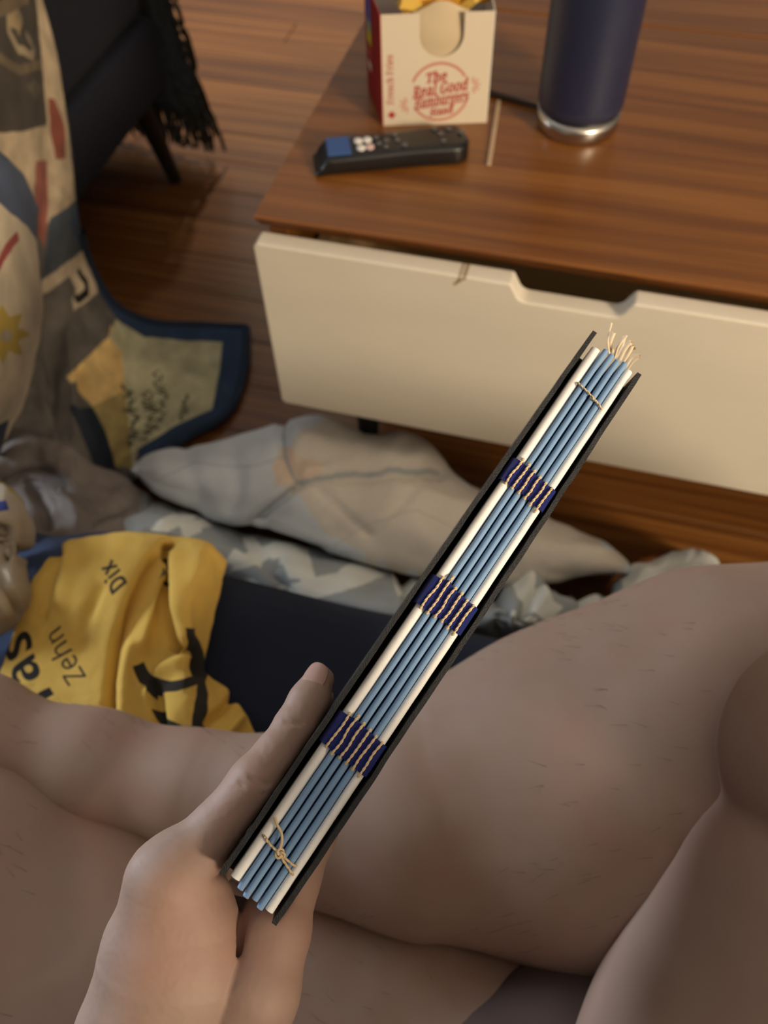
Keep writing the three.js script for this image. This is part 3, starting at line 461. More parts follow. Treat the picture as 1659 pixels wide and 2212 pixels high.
// ---- quilt: hangs off the armchair, runs down to the floor, one corner laid out
{
  const X = (r, x) => r.map(([a, b], i) => atX(a, b, Array.isArray(x) ? x[i] : x));
  const Yh = (r) => r.map(([a, b, h]) => atY(a, b, h));
  const rows = [
    X([[-260, -90], [-170, -90], [-70, -90], [0, -90], [45, -90], [78, -90]], [-0.7, -0.695, -0.69, -0.685, -0.68, -0.68]),
    X([[-220, 190], [-120, 180], [-20, 165], [45, 155], [90, 150], [128, 148]], [-0.655, -0.66, -0.665, -0.665, -0.662, -0.668]),
    X([[-200, 470], [-90, 430], [10, 390], [65, 360], [110, 338], [155, 318]], [-0.63, -0.64, -0.655, -0.645, -0.65, -0.662]),
    X([[-150, 780], [-40, 690], [45, 600], [95, 530], [130, 480], [166, 436]], [-0.6, -0.61, -0.63, -0.62, -0.635, -0.645]),
    Yh([[-60, 940, 0.13], [30, 850, 0.12], [85, 760, 0.1], [120, 680, 0.085], [152, 605, 0.075], [186, 545, 0.075]]),
    Yh([[40, 1000, 0.10], [105, 910, 0.09], [150, 830, 0.075], [185, 760, 0.05], [214, 700, 0.034], [240, 650, 0.026]]),
    Yh([[130, 1080, 0.07], [205, 1000, 0.06], [250, 925, 0.045], [275, 850, 0.022], [300, 765, 0.014], [328, 694, 0.012]]),
    Yh([[190, 1090, 0.05], [270, 1010, 0.04], [340, 935, 0.025], [400, 865, 0.014], [425, 785, 0.012], [435, 701, 0.012]]),
    Yh([[240, 1100, 0.04], [315, 1000, 0.03], [405, 940, 0.02], [492, 888, 0.011], [528, 795, 0.011], [531, 706, 0.011]]),
  ];
  const pleat = folds([[[[130, 650], [150, 800], [160, 950]], 0.012, 12], [[[105, 650], [115, 800], [120, 930]], -0.014, 12], [[[170, 800], [200, 900], [240, 1000]], -0.012, 12], [[[60, 840], [110, 900], [120, 980]], 0.012, 10], [[[85, 0], [110, 240], [110, 400], [95, 540]], -0.008, 14], [[[250, 700], [275, 850], [290, 1000]], 0.004, 10]], (u, v) => 0.005 * fbm(u * 5, v * 6, 2, 3) * smooth(1.02, 0.75, v));
  const c = cloth(rows, { nu: 130, nv: 170, thick: 0.006, wrinkle: pleat });
  const g = thing('patchwork_quilt', 'patchwork quilt with dark blue binding hanging from the armchair onto the floor', 'quilt');
  const t = clothCanvas(c, '#655f58', 1500);
  t.poly([[-60, -90], [80, -90], [100, 0], [130, 148], [166, 440], [108, 478], [60, 520], [-20, 380], [-20, 280], [100, 272], [75, 0]], '#b9a587');
  t.poly([[-250, -90], [80, -90], [78, 0], [92, 150], [102, 268], [60, 282], [-200, 300]], '#453e35');
  t.line([[18, 30], [20, 70], [40, 105], [72, 122]], '#9a8a6e', 8); t.line([[18, 30], [35, 15], [45, 40], [38, 70]], '#8d7c60', 9); t.line([[55, 70], [66, 90], [76, 115]], '#8a7d68', 8); t.poly([[18, 40], [30, 20], [46, 62], [20, 58]], '#a08a66'); t.poly([[56, 186], [76, 172], [88, 190], [76, 216]], '#5b5345');
  t.line([[-150, 120], [0, 125], [40, 150], [90, 140]], '#6b5c47', 9); t.line([[-120, 60], [0, 20], [60, -10]], '#6a5a45', 12);
  t.poly([[104, 212], [118, 215], [140, 270], [142, 340], [122, 345], [110, 290]], '#8a4a3a'); t.poly([[78, 348], [102, 345], [104, 420], [98, 540], [80, 500], [74, 420]], '#96584a');
  t.poly([[168, 430], [108, 474], [96, 560], [88, 640], [175, 548], [186, 530]], '#434c56');
  t.poly([[88, 645], [92, 605], [160, 556], [182, 538], [204, 600], [212, 632], [160, 672], [154, 650], [166, 625], [150, 596]], '#d2bfa2');
  t.line([[168, 582], [186, 610], [188, 632], [170, 648], [160, 640]], '#14110d', 12);
  t.poly([[142, 815], [234, 728], [240, 700], [268, 765], [272, 842], [200, 878]], '#e3c07c'); t.poly([[200, 878], [272, 842], [292, 1010], [248, 1010], [224, 925]], '#a8945c');
  t.poly([[236, 728], [250, 690], [312, 728], [480, 738], [472, 815], [457, 884], [380, 918], [300, 970], [286, 1010], [264, 762]], '#c2bd98');
  const ink = '#4f4a36';
t.scrawl([292, 960], [286, 838], ink, 3.2, 26, 7); t.scrawl([322, 950], [330, 845], ink, 3.0, 22, 6); t.scrawl([345, 930], [348, 800], ink, 2.6, 18, 6); t.scrawl([402, 905], [406, 852], '#6c6a50', 3.4, 20, 4);
  t.poly([[150, 480], [168, 436], [186, 540], [240, 648], [328, 690], [440, 697], [536, 700], [540, 760], [530, 830], [495, 895], [405, 950], [310, 1010], [296, 972], [380, 920], [458, 885], [472, 815], [480, 738], [400, 736], [312, 727], [256, 692], [220, 642], [190, 572]], '#2c4260');
  t.poly([[150, 880], [200, 880], [225, 925], [250, 1010], [262, 1060], [215, 1030], [185, 960]], '#1f2836');
  t.mottle(28, 0.35);
  part('patchwork_top', c.geo, fabric(t.tex(), c, 0.95, fuzz, 0.0012, 24), g);
  // binding: a soft roll along the two outer edges
  const edge = []; for (let j = 75; j <= 170; j += 5) edge.push(c.grid[j][130].clone()); for (let i = 126; i >= 40; i -= 4) edge.push(c.grid[170][i].clone());
  part('binding', tubeAlong(edge.map((p) => p.setY(Math.max(p.y - 0.002, 0.0062))), 0.006, 160, 8), std({ color: 0x27394f, roughness: 0.95, bumpMap: withRepeat(fuzz, 60, 3), bumpScale: 0.001 }), g, 'dark blue binding along the edge');
  // the nearer part of the quilt, folded over itself
  const xs = [-0.49, -0.472, -0.468, -0.485, -0.54];
  const fr = [
    [[-130, 255], [-60, 285], [0, 330], [45, 378], [76, 436]], [[-130, 300], [-60, 325], [0, 362], [48, 420], [80, 478]], [[-130, 420], [-60, 440], [0, 470], [50, 520], [86, 560]], [[-130, 560], [-60, 580], [0, 600], [50, 630], [90, 650]], [[-130, 700], [-60, 710], [0, 730], [50, 740], [84, 745]], [[-130, 820], [-60, 830], [0, 835], [40, 830], [64, 825]], [[-130, 920], [-60, 920], [-20, 915], [10, 905], [34, 898]], [[-130, 1000], [-80, 990], [-40, 985], [-15, 980], [0, 985]],
  ].map((r, j) => r.map(([a, b], i) => atX(a, b, xs[i] - (j === 0 ? 0.05 : 0) - (j > 5 ? 0.02 * (j - 5) : 0))));
  const c2 = cloth(fr, { nu: 60, nv: 90, thick: 0.008, wrinkle: (u, v) => 0.008 * fbm(u * 2.5, v * 4, 3, 3) });
  const t2 = clothCanvas(c2, '#cbbca2', 1500);
  t2.poly([[-130, 250], [-60, 280], [0, 325], [50, 375], [85, 436], [90, 540], [60, 490], [0, 440], [-60, 410], [-130, 390]], '#47536a');
  t2.line([[-6, 580], [14, 540], [38, 510]], '#99463f', 9); t2.line([[-20, 590], [-4, 576]], '#99463f', 9);
  const star = []; for (let k = 0; k < 16; k++) { const a = k / 16 * Math.PI * 2, r = k % 2 ? 38 : 62; star.push([5 + r * Math.cos(a), 722 + r * 1.05 * Math.sin(a)]); } t2.poly(star, '#b39a45'); const core = []; for (let k = 0; k < 10; k++) { const a = k / 10 * Math.PI * 2; core.push([14 + 14 * Math.cos(a), 726 + 15 * Math.sin(a)]); } t2.poly(core, '#a2977e');
  t2.poly([[-130, 930], [-20, 925], [20, 905], [0, 990], [-130, 1010]], '#2c3547');
  t2.mottle(20, 0.25);
  part('folded_layer', c2.geo, fabric(t2.tex(), c2, 0.95, fuzz, 0.001, 24), g, 'cream folded layer with a blue band, red stroke and yellow flower');
  rebase(g);
}
// ---- grey duvet heaped between futon and table
{
  const g = thing('duvet', 'puffy pale grey blue duvet with a white geometric underside heaped before the table', 'duvet');
  const S = [[285, 1012], [345, 968], [450, 950], [580, 922], [680, 900], [745, 926], [800, 943], [870, 936], [935, 975], [1000, 1040], [1060, 1075], [1130, 1098], [1195, 1120], [1280, 1160], [1350, 1213], [1364, 1234]];
  const C = [[288, 1018], [330, 1052], [400, 1088], [480, 1126], [545, 1140], [600, 1152], [690, 1186], [760, 1206], [850, 1228], [950, 1246], [1050, 1264], [1120, 1268], [1190, 1262], [1260, 1250], [1330, 1240], [1362, 1237]];
  const row = (t, h, dy = 0) => S.map((s, i) => { const e = Math.sin(Math.PI * clamp((i + 0.35) / 15.7)) ** 0.4; return atY(lerp(s[0], C[i][0], t), lerp(s[1], C[i][1], t) + dy, Math.max(0.01, h * (0.55 + 0.45 * e))); });
  const upper = [row(0, 0.015, 18), row(0, 0.08, 7), row(0, 0.135, 0), row(0.22, 0.168), row(0.55, 0.188), row(0.82, 0.182), row(1, 0.16), row(1, 0.10, -16)];
  const seams = [[[[612, 918], [614, 985], [640, 1042]], -0.011, 9], [[[545, 1125], [590, 1085], [640, 1045], [700, 1030], [830, 1018], [950, 1020]], -0.016, 11], [[[690, 1060], [740, 1100], [795, 1150]], -0.006, 8], [[[795, 1150], [840, 1110], [900, 1060]], -0.005, 8], [[[640, 1042], [650, 990], [700, 1000]], -0.005, 10], [[[860, 1055], [950, 1085], [1010, 1100]], 0.007, 18], [[[660, 960], [760, 980], [900, 1000]], 0.008, 26], [[[400, 960], [420, 1040], [430, 1090]], -0.004, 16], [[[500, 960], [515, 1040], [500, 1100]], -0.006, 14], [[[1120, 1170], [1200, 1190], [1290, 1200]], 0.008, 22]];
  const c = cloth(upper, { nu: 150, nv: 80, thick: 0.006, wrinkle: folds(seams, (u, v) => 0.012 * fbm(u * 7, v * 2.4, 4, 3) + 0.003 * fbm(u * 22, v * 7, 6, 2)) });
  const t = clothCanvas(c, '#d5dde2', 900);
  t.poly([[600, 1000], [620, 985], [640, 935], [700, 915], [760, 940], [870, 940], [940, 980], [1000, 1045], [1130, 1105], [1280, 1165], [1355, 1225], [1190, 1258], [1000, 1250], [850, 1222], [700, 1150], [640, 1060], [590, 1050]], '#dcd5c8');
  t.poly([[610, 960], [650, 985], [700, 1000], [690, 1030], [640, 1040], [600, 1050], [588, 1010]], '#e2cdb8');
  for (const [pts] of seams.slice(0, 2)) t.line(pts, '#a3abae', 2.0); t.line([[720, 1180], [800, 1130], [900, 1100], [1000, 1150]], '#bdbfba', 1.4); t.line([[330, 1040], [420, 1000], [540, 1010], [615, 985]], '#b4bfc5', 1.6);
  t.mottle(12, 0.12);
  part('upper_fold', c.geo, fabric(t.tex(), c, 0.95, weave, 0.0004, 60), g, 'plain pale grey blue side with stitched grooves');
  // under side with the print
  const lower = rowsY([
    [[250, 1066, 0.1], [380, 1094, 0.11], [520, 1146, 0.11], [680, 1194, 0.11], [850, 1240, 0.11], [1000, 1266, 0.11], [1120, 1284, 0.11], [1230, 1276, 0.1]],
    [[230, 1100, 0.14], [360, 1112, 0.165], [500, 1156, 0.165], [670, 1200, 0.155], [850, 1246, 0.155], [1000, 1276, 0.155], [1110, 1270, 0.165], [1230, 1285, 0.13]],
    [[220, 1150, 0.165], [340, 1150, 0.195], [480, 1200, 0.185], [660, 1248, 0.19], [840, 1290, 0.19], [1000, 1305, 0.185], [1110, 1305, 0.2], [1230, 1320, 0.17]],
    [[200, 1220, 0.16], [340, 1215, 0.18], [480, 1262, 0.15], [650, 1306, 0.18], [840, 1336, 0.195], [1000, 1352, 0.185], [1110, 1352, 0.2], [1230, 1370, 0.17]],
    [[190, 1290, 0.08], [340, 1290, 0.09], [480, 1320, 0.08], [650, 1360, 0.09], [840, 1380, 0.1], [1000, 1400, 0.09], [1110, 1410, 0.1], [1230, 1420, 0.09]]]);
  const lw = [[[[330, 1150], [420, 1140], [520, 1160], [600, 1200]], -0.014, 12], [[[560, 1190], [590, 1230], [610, 1280]], -0.016, 14], [[[870, 1240], [890, 1290], [880, 1340]], -0.012, 12], [[[1060, 1260], [1090, 1320], [1080, 1350]], -0.014, 14], [[[1130, 1250], [1170, 1310], [1230, 1330]], 0.016, 18], [[[1150, 1290], [1120, 1340]], -0.014, 10], [[[1200, 1260], [1250, 1310]], -0.012, 10]];
  const c2 = cloth(lower, { nu: 150, nv: 60, thick: 0.006, wrinkle: folds(lw, (u, v) => 0.011 * fbm(u * 9, v * 3, 8, 3)) });
  const t2 = clothCanvas(c2, '#a3abae', 1300), wh = '#e6e9e2';
  for (const [pts, w] of [[[[345, 1135], [400, 1112], [440, 1095]], 14], [[[390, 1145], [430, 1132], [450, 1128]], 12], [[[500, 1220], [540, 1205], [590, 1180]], 18], [[[535, 1160], [560, 1200]], 12], [[[640, 1165], [632, 1200], [650, 1250]], 20], [[[580, 1200], [605, 1180], [625, 1160]], 16], [[[620, 1275], [690, 1265], [760, 1240], [830, 1220]], 20], [[[830, 1200], [880, 1270], [900, 1300]], 14], [[[760, 1240], [800, 1215]], 24], [[[950, 1270], [990, 1320]], 14], [[[1080, 1270], [1150, 1290], [1200, 1330]], 22], [[[1100, 1330], [1160, 1340]], 14], [[[470, 1270], [560, 1260]], 18]]) t2.line(pts, wh, w);
  for (const q of [[[630, 1166], [662, 1170], [684, 1252], [650, 1256]], [[618, 1292], [640, 1268], [760, 1232], [832, 1206], [838, 1240], [770, 1268], [690, 1292]], [[326, 1145], [350, 1118], [420, 1092], [446, 1098], [420, 1122], [360, 1150]], [[492, 1236], [520, 1208], [572, 1188], [590, 1202], [556, 1222]], [[575, 1180], [600, 1166], [622, 1176], [604, 1206], [586, 1208]], [[388, 1148], [432, 1132], [436, 1150], [400, 1162]], [[846, 1196], [868, 1230], [880, 1290], [862, 1290], [842, 1240]]]) t2.poly(q, wh);
  t2.mottle(14, 0.14);
  part('lower_fold', c2.geo, fabric(t2.tex(), c2, 0.95, weave, 0.0004, 60), g, 'grey side printed with off-white bars');
  const side = rowsY([
    [[1335, 1268, 0.02], [1395, 1234, 0.02], [1460, 1208, 0.02], [1530, 1208, 0.02], [1580, 1250, 0.02]],
    [[1345, 1258, 0.08], [1398, 1214, 0.1], [1462, 1188, 0.11], [1526, 1190, 0.1], [1570, 1236, 0.08]],
    [[1290, 1282, 0.13], [1360, 1250, 0.15], [1440, 1226, 0.155], [1520, 1222, 0.14], [1580, 1260, 0.11]],
    [[1190, 1330, 0.17], [1290, 1310, 0.19], [1390, 1290, 0.195], [1490, 1280, 0.18], [1600, 1300, 0.14]],
    [[1150, 1390, 0.15], [1270, 1380, 0.17], [1390, 1370, 0.17], [1500, 1360, 0.16], [1610, 1360, 0.13]],
    [[1150, 1430, 0.08], [1270, 1430, 0.08], [1390, 1420, 0.08], [1500, 1410, 0.08], [1620, 1400, 0.08]]]);
  const c3 = cloth(side, { nu: 70, nv: 60, thick: 0.006, wrinkle: folds([[[[1290, 1250], [1320, 1290], [1300, 1330]], -0.012, 14], [[[1380, 1240], [1420, 1260], [1480, 1260]], 0.006, 18], [[[1310, 1300], [1340, 1280], [1350, 1320]], -0.006, 12]], (u, v) => 0.01 * fbm(u * 4, v * 3, 12, 3)) });
  const t3 = clothCanvas(c3, '#d0d4d2', 1000); t3.poly([[1290, 1262], [1345, 1258], [1352, 1330], [1310, 1350]], '#8d9aa2'); t3.mottle(12, 0.12);
  part('side_fold', c3.geo, fabric(t3.tex(), c3, 0.95, weave, 0.0004, 60), g, 'pale crumpled end of the duvet');
  rebase(g);
}
// ---- taupe fleece blanket rumpled at the foot of the quilt
{
  const g = thing('fleece_blanket', 'rumpled taupe grey fleece blanket between the quilt and the yellow shirt', 'blanket');
  const rows = rowsY([
    [[0, 985, 0.04], [70, 960, 0.04], [130, 978, 0.04], [200, 1018, 0.04], [262, 1046, 0.04], [305, 1070, 0.04], [318, 1090, 0.04]],
    [[-10, 968, 0.13], [70, 940, 0.14], [130, 958, 0.14], [200, 998, 0.13], [262, 1030, 0.12], [308, 1058, 0.11], [322, 1080, 0.09]],
    [[-20, 1010, 0.16], [65, 990, 0.16], [135, 1005, 0.17], [200, 1040, 0.16], [265, 1065, 0.15], [320, 1085, 0.13], [345, 1100, 0.1]],
    [[-20, 1065, 0.17], [65, 1052, 0.15], [140, 1060, 0.185], [205, 1085, 0.185], [275, 1100, 0.17], [330, 1112, 0.15], [372, 1120, 0.12]],
    [[-20, 1120, 0.19], [65, 1105, 0.2], [140, 1110, 0.195], [210, 1130, 0.195], [285, 1140, 0.18], [345, 1145, 0.16], [395, 1150, 0.13]],
    [[-20, 1200, 0.19], [65, 1190, 0.2], [140, 1185, 0.195], [215, 1190, 0.195], [290, 1190, 0.18], [350, 1190, 0.16], [410, 1190, 0.13]],
    [[-20, 1260, 0.1], [65, 1250, 0.1], [140, 1245, 0.1], [215, 1240, 0.1], [290, 1235, 0.1], [350, 1230, 0.1], [415, 1225, 0.09]]]);
  const c = cloth(rows, { nu: 110, nv: 80, thick: 0.006, wrinkle: folds([[[[20, 1015], [70, 1010], [125, 1040], [130, 1060]], -0.022, 19], [[[75, 1060], [95, 1090], [100, 1130]], -0.012, 13], [[[135, 1050], [150, 1090], [175, 1120]], 0.012, 14], [[[60, 1040], [110, 1050], [140, 1080]], 0.014, 9], [[[180, 1130], [240, 1100], [300, 1080]], -0.007, 12], [[[120, 1160], [200, 1150], [300, 1160]], -0.012, 12]], (u, v) => 0.01 * fbm(u * 5, v * 4, 15, 3)) });
  const t = clothCanvas(c, '#857b76', 1000); t.poly([[300, 1080], [420, 1090], [420, 1160], [300, 1150]], '#868a88'); t.mottle(16, 0.2);
  part('blanket_cloth', c.geo, fabric(t.tex(), c, 1, fuzz, 0.0012, 30), g); rebase(g);
}
// ---- blue denim throw under the yellow shirt
{
  const g = thing('denim_throw', 'faded blue denim cloth lying under the yellow shirt', 'cloth');
  const rows = rowsY([
    [[-60, 1200, 0.27], [40, 1172, 0.28], [120, 1160, 0.285], [210, 1150, 0.285], [310, 1148, 0.28], [400, 1160, 0.27]],
    [[-60, 1235, 0.305], [40, 1205, 0.309], [120, 1190, 0.309], [210, 1176, 0.309], [310, 1174, 0.307], [400, 1185, 0.304]],
    [[-80, 1300, 0.306], [20, 1270, 0.308], [110, 1260, 0.308], [210, 1250, 0.312], [310, 1250, 0.31], [400, 1260, 0.306]],
    [[-90, 1390, 0.305], [0, 1370, 0.31], [100, 1370, 0.31], [200, 1370, 0.308], [300, 1370, 0.307], [390, 1370, 0.305]],
    [[-100, 1500, 0.303], [-10, 1490, 0.304], [90, 1490, 0.304], [190, 1480, 0.304], [290, 1480, 0.304], [380, 1470, 0.303]]]);
  const c = cloth(rows, { nu: 60, nv: 50, thick: 0.003, wrinkle: (u, v) => 0.0015 * fbm(u * 6, v * 4, 19, 3) });
  const t = clothCanvas(c, '#3d4f73', 900); t.mottle(40, 0.5); part('denim', c.geo, fabric(t.tex(), c, 0.95, weave, 0.0005, 80), g); rebase(g);
}
// ---- cream canvas cloth with stitched seams at the left
{
  const g = thing('canvas_bag', 'cream canvas bag with dark stitched seams lying beside the yellow shirt', 'bag');
  const rows = rowsY([
    [[-130, 1020, 0.24], [-60, 1030, 0.25], [-10, 1038, 0.25], [22, 1052, 0.24], [48, 1082, 0.22]],
    [[-130, 1045, 0.31], [-60, 1050, 0.325], [-8, 1052, 0.33], [28, 1066, 0.32], [56, 1096, 0.29]],
    [[-130, 1100, 0.345], [-60, 1100, 0.36], [-5, 1098, 0.365], [45, 1108, 0.35], [77, 1138, 0.31]],
    [[-130, 1160, 0.35], [-60, 1160, 0.36], [-5, 1160, 0.355], [42, 1170, 0.345], [72, 1192, 0.31]],
    [[-130, 1220, 0.345], [-60, 1215, 0.35], [-5, 1212, 0.345], [32, 1214, 0.34], [58, 1225, 0.318]],
    [[-130, 1280, 0.35], [-60, 1275, 0.36], [0, 1272, 0.36], [40, 1275, 0.345], [75, 1290, 0.318]],
    [[-130, 1345, 0.34], [-60, 1340, 0.345], [-5, 1335, 0.345], [25, 1330, 0.335], [55, 1335, 0.316]],
    [[-130, 1390, 0.316], [-60, 1385, 0.316], [-10, 1375, 0.316], [15, 1365, 0.316], [40, 1355, 0.314]]]);
  const c = cloth(rows, { nu: 60, nv: 90, thick: 0.004, wrinkle: folds([[[[-20, 1140], [20, 1150], [38, 1185], [72, 1200]], -0.016, 9], [[[-40, 1185], [10, 1180], [14, 1200]], -0.014, 8], [[[0, 1240], [30, 1290], [45, 1330]], -0.007, 9], [[[-30, 1270], [10, 1320]], 0.006, 12]], (u, v) => 0.004 * fbm(u * 3, v * 5, 22, 3)) });
  const t = clothCanvas(c, '#cbbda6', 1500); t.line([[-40, 1030], [10, 1045], [48, 1080]], '#c5a81e', 9); t.line([[-40, 1092], [0, 1094], [16, 1090]], '#34459a', 9); t.line([[-20, 1150], [18, 1162], [30, 1190]], '#7d705e', 2); t.mottle(24, 0.16);
  part('canvas', c.geo, fabric(t.tex(), c, 0.95, weave, 0.0006, 70), g); rebase(g);
}
// ---- yellow printed shirt
{
  const g = thing('yellow_shirt', 'crumpled mustard yellow shirt printed with dark words lying on the futon', 'shirt');
  const rows = rowsY([
    [[108, 1212, 0.295], [150, 1186, 0.3], [222, 1172, 0.3], [300, 1168, 0.3], [380, 1174, 0.3], [440, 1186, 0.298], [478, 1222, 0.295]],
    [[104, 1198, 0.315], [148, 1170, 0.324], [220, 1156, 0.332], [300, 1150, 0.337], [380, 1158, 0.334], [442, 1168, 0.332], [490, 1212, 0.316]],
    [[78, 1245, 0.318], [132, 1232, 0.333], [210, 1214, 0.343], [300, 1212, 0.345], [366, 1216, 0.332], [428, 1220, 0.346], [484, 1244, 0.317]],
    [[52, 1300, 0.316], [110, 1300, 0.331], [190, 1298, 0.342], [272, 1298, 0.346], [345, 1300, 0.33], [410, 1300, 0.346], [472, 1292, 0.316]],
    [[28, 1366, 0.315], [86, 1378, 0.328], [162, 1388, 0.338], [250, 1390, 0.346], [338, 1396, 0.335], [402, 1388, 0.34], [458, 1370, 0.313]],
    [[2, 1440, 0.313], [62, 1452, 0.325], [142, 1468, 0.334], [232, 1478, 0.346], [330, 1478, 0.34], [402, 1468, 0.346], [446, 1452, 0.312]],
    [[-20, 1505, 0.312], [50, 1522, 0.322], [132, 1542, 0.33], [222, 1558, 0.342], [322, 1556, 0.344], [412, 1538, 0.347], [502, 1502, 0.314]],
    [[-35, 1580, 0.31], [48, 1610, 0.316], [132, 1640, 0.322], [222, 1655, 0.33], [332, 1655, 0.334], [440, 1640, 0.335], [562, 1606, 0.312]],
    [[-40, 1660, 0.305], [48, 1690, 0.306], [132, 1710, 0.308], [222, 1722, 0.31], [332, 1722, 0.31], [452, 1705, 0.31], [610, 1655, 0.305]]]);
  const fl = [[[[335, 1215], [300, 1290], [262, 1370], [238, 1470], [235, 1600]], -0.013, 13], [[[350, 1230], [325, 1300], [300, 1400]], 0.009, 18], [[[122, 1190], [104, 1250], [84, 1330]], -0.007, 13], [[[150, 1190], [135, 1300]], 0.004, 18], [[[362, 1180], [364, 1260], [366, 1340], [372, 1392]], -0.014, 9], [[[385, 1200], [390, 1300], [400, 1380]], 0.008, 16], [[[375, 1395], [420, 1410], [430, 1450]], -0.012, 10], [[[335, 1480], [345, 1560], [340, 1610]], -0.01, 11], [[[270, 1400], [262, 1500], [270, 1580]], 0.006, 18], [[[450, 1560], [490, 1530], [505, 1505]], -0.008, 10], [[[470, 1600], [510, 1560]], 0.008, 14], [[[215, 1270], [180, 1340], [165, 1400]], -0.004, 14], [[[400, 1420], [350, 1450], [320, 1500]], 0.006, 15]];
  const c = cloth(rows, { nu: 150, nv: 150, thick: 0.0016, wrinkle: folds(fl, (u, v) => 0.005 * fbm(u * 4, v * 4, 25, 3) + 0.0012 * fbm(u * 16, v * 16, 28, 2)) });
  const t = clothCanvas(c, '#dcb454', 2600), k = '#2b2418';
  t.text('Dix', [276, 1262], [240, 1208], k, 'bold', 1.0); t.text('Zehn', [188, 1462], [128, 1346], k, '', 0.95); t.text('ras', [122, 1508], [56, 1352], '#14110c', 'bold', 1.0);
  t.text('Ce', [388, 1272], [372, 1196], '#3a2f1a', 'bold', 0.8);
  t.line([[417, 1358], [421, 1400], [434, 1440], [436, 1500], [428, 1620]], '#28241c', 9); t.line([[298, 1436], [312, 1465], [336, 1484], [380, 1482], [438, 1464]], '#28241c', 9); t.poly([[296, 1446], [306, 1432], [342, 1476], [340, 1512], [318, 1492]], '#28241c'); t.line([[344, 1536], [362, 1562], [392, 1578], [426, 1580]], '#28241c', 6);
  t.mottle(30, 0.1);
  part('shirt_cloth', c.geo, fabric(t.tex(), c, 0.95, weave, 0.0003, 110), g); rebase(g);
}
// ---------------------------------------------------------------- hand-bound book
const P0 = atD(540, 1942, 0.285), P1 = atD(1330, 771, 0.335), BL = P0.distanceTo(P1);
const e1 = P1.clone().sub(P0).normalize(), vr = P0.clone().add(P1).multiplyScalar(0.5).sub(EYE).normalize();
let e3 = vr.clone().addScaledVector(e1, -vr.dot(e1)).normalize(), e2 = new THREE.Vector3().crossVectors(e3, e1); if (e2.dot(right) < 0) e2.negate();
{ const a = 0.05; const n3 = e3.clone().multiplyScalar(Math.cos(a)).addScaledVector(e2, -Math.sin(a)), n2 = e2.clone().multiplyScalar(Math.cos(a)).addScaledVector(e3, Math.sin(a)); e3 = n3; e2 = n2; }
const bookM = new THREE.Matrix4().makeBasis(e2, e1, e3.clone().negate()).setPosition(P0), bookInv = bookM.clone().invert();
const spineAt = (px, py, z = 0) => { const o = EYE.clone().applyMatrix4(bookInv), d = ray(px, py).transformDirection(bookInv), t = (z - o.z) / d.z; return o.addScaledVector(d, t); };
const DEEP = 0.112, PITCHX = 0.00308, SIG = 6, COVL = -0.0127, COVR = 0.0116;
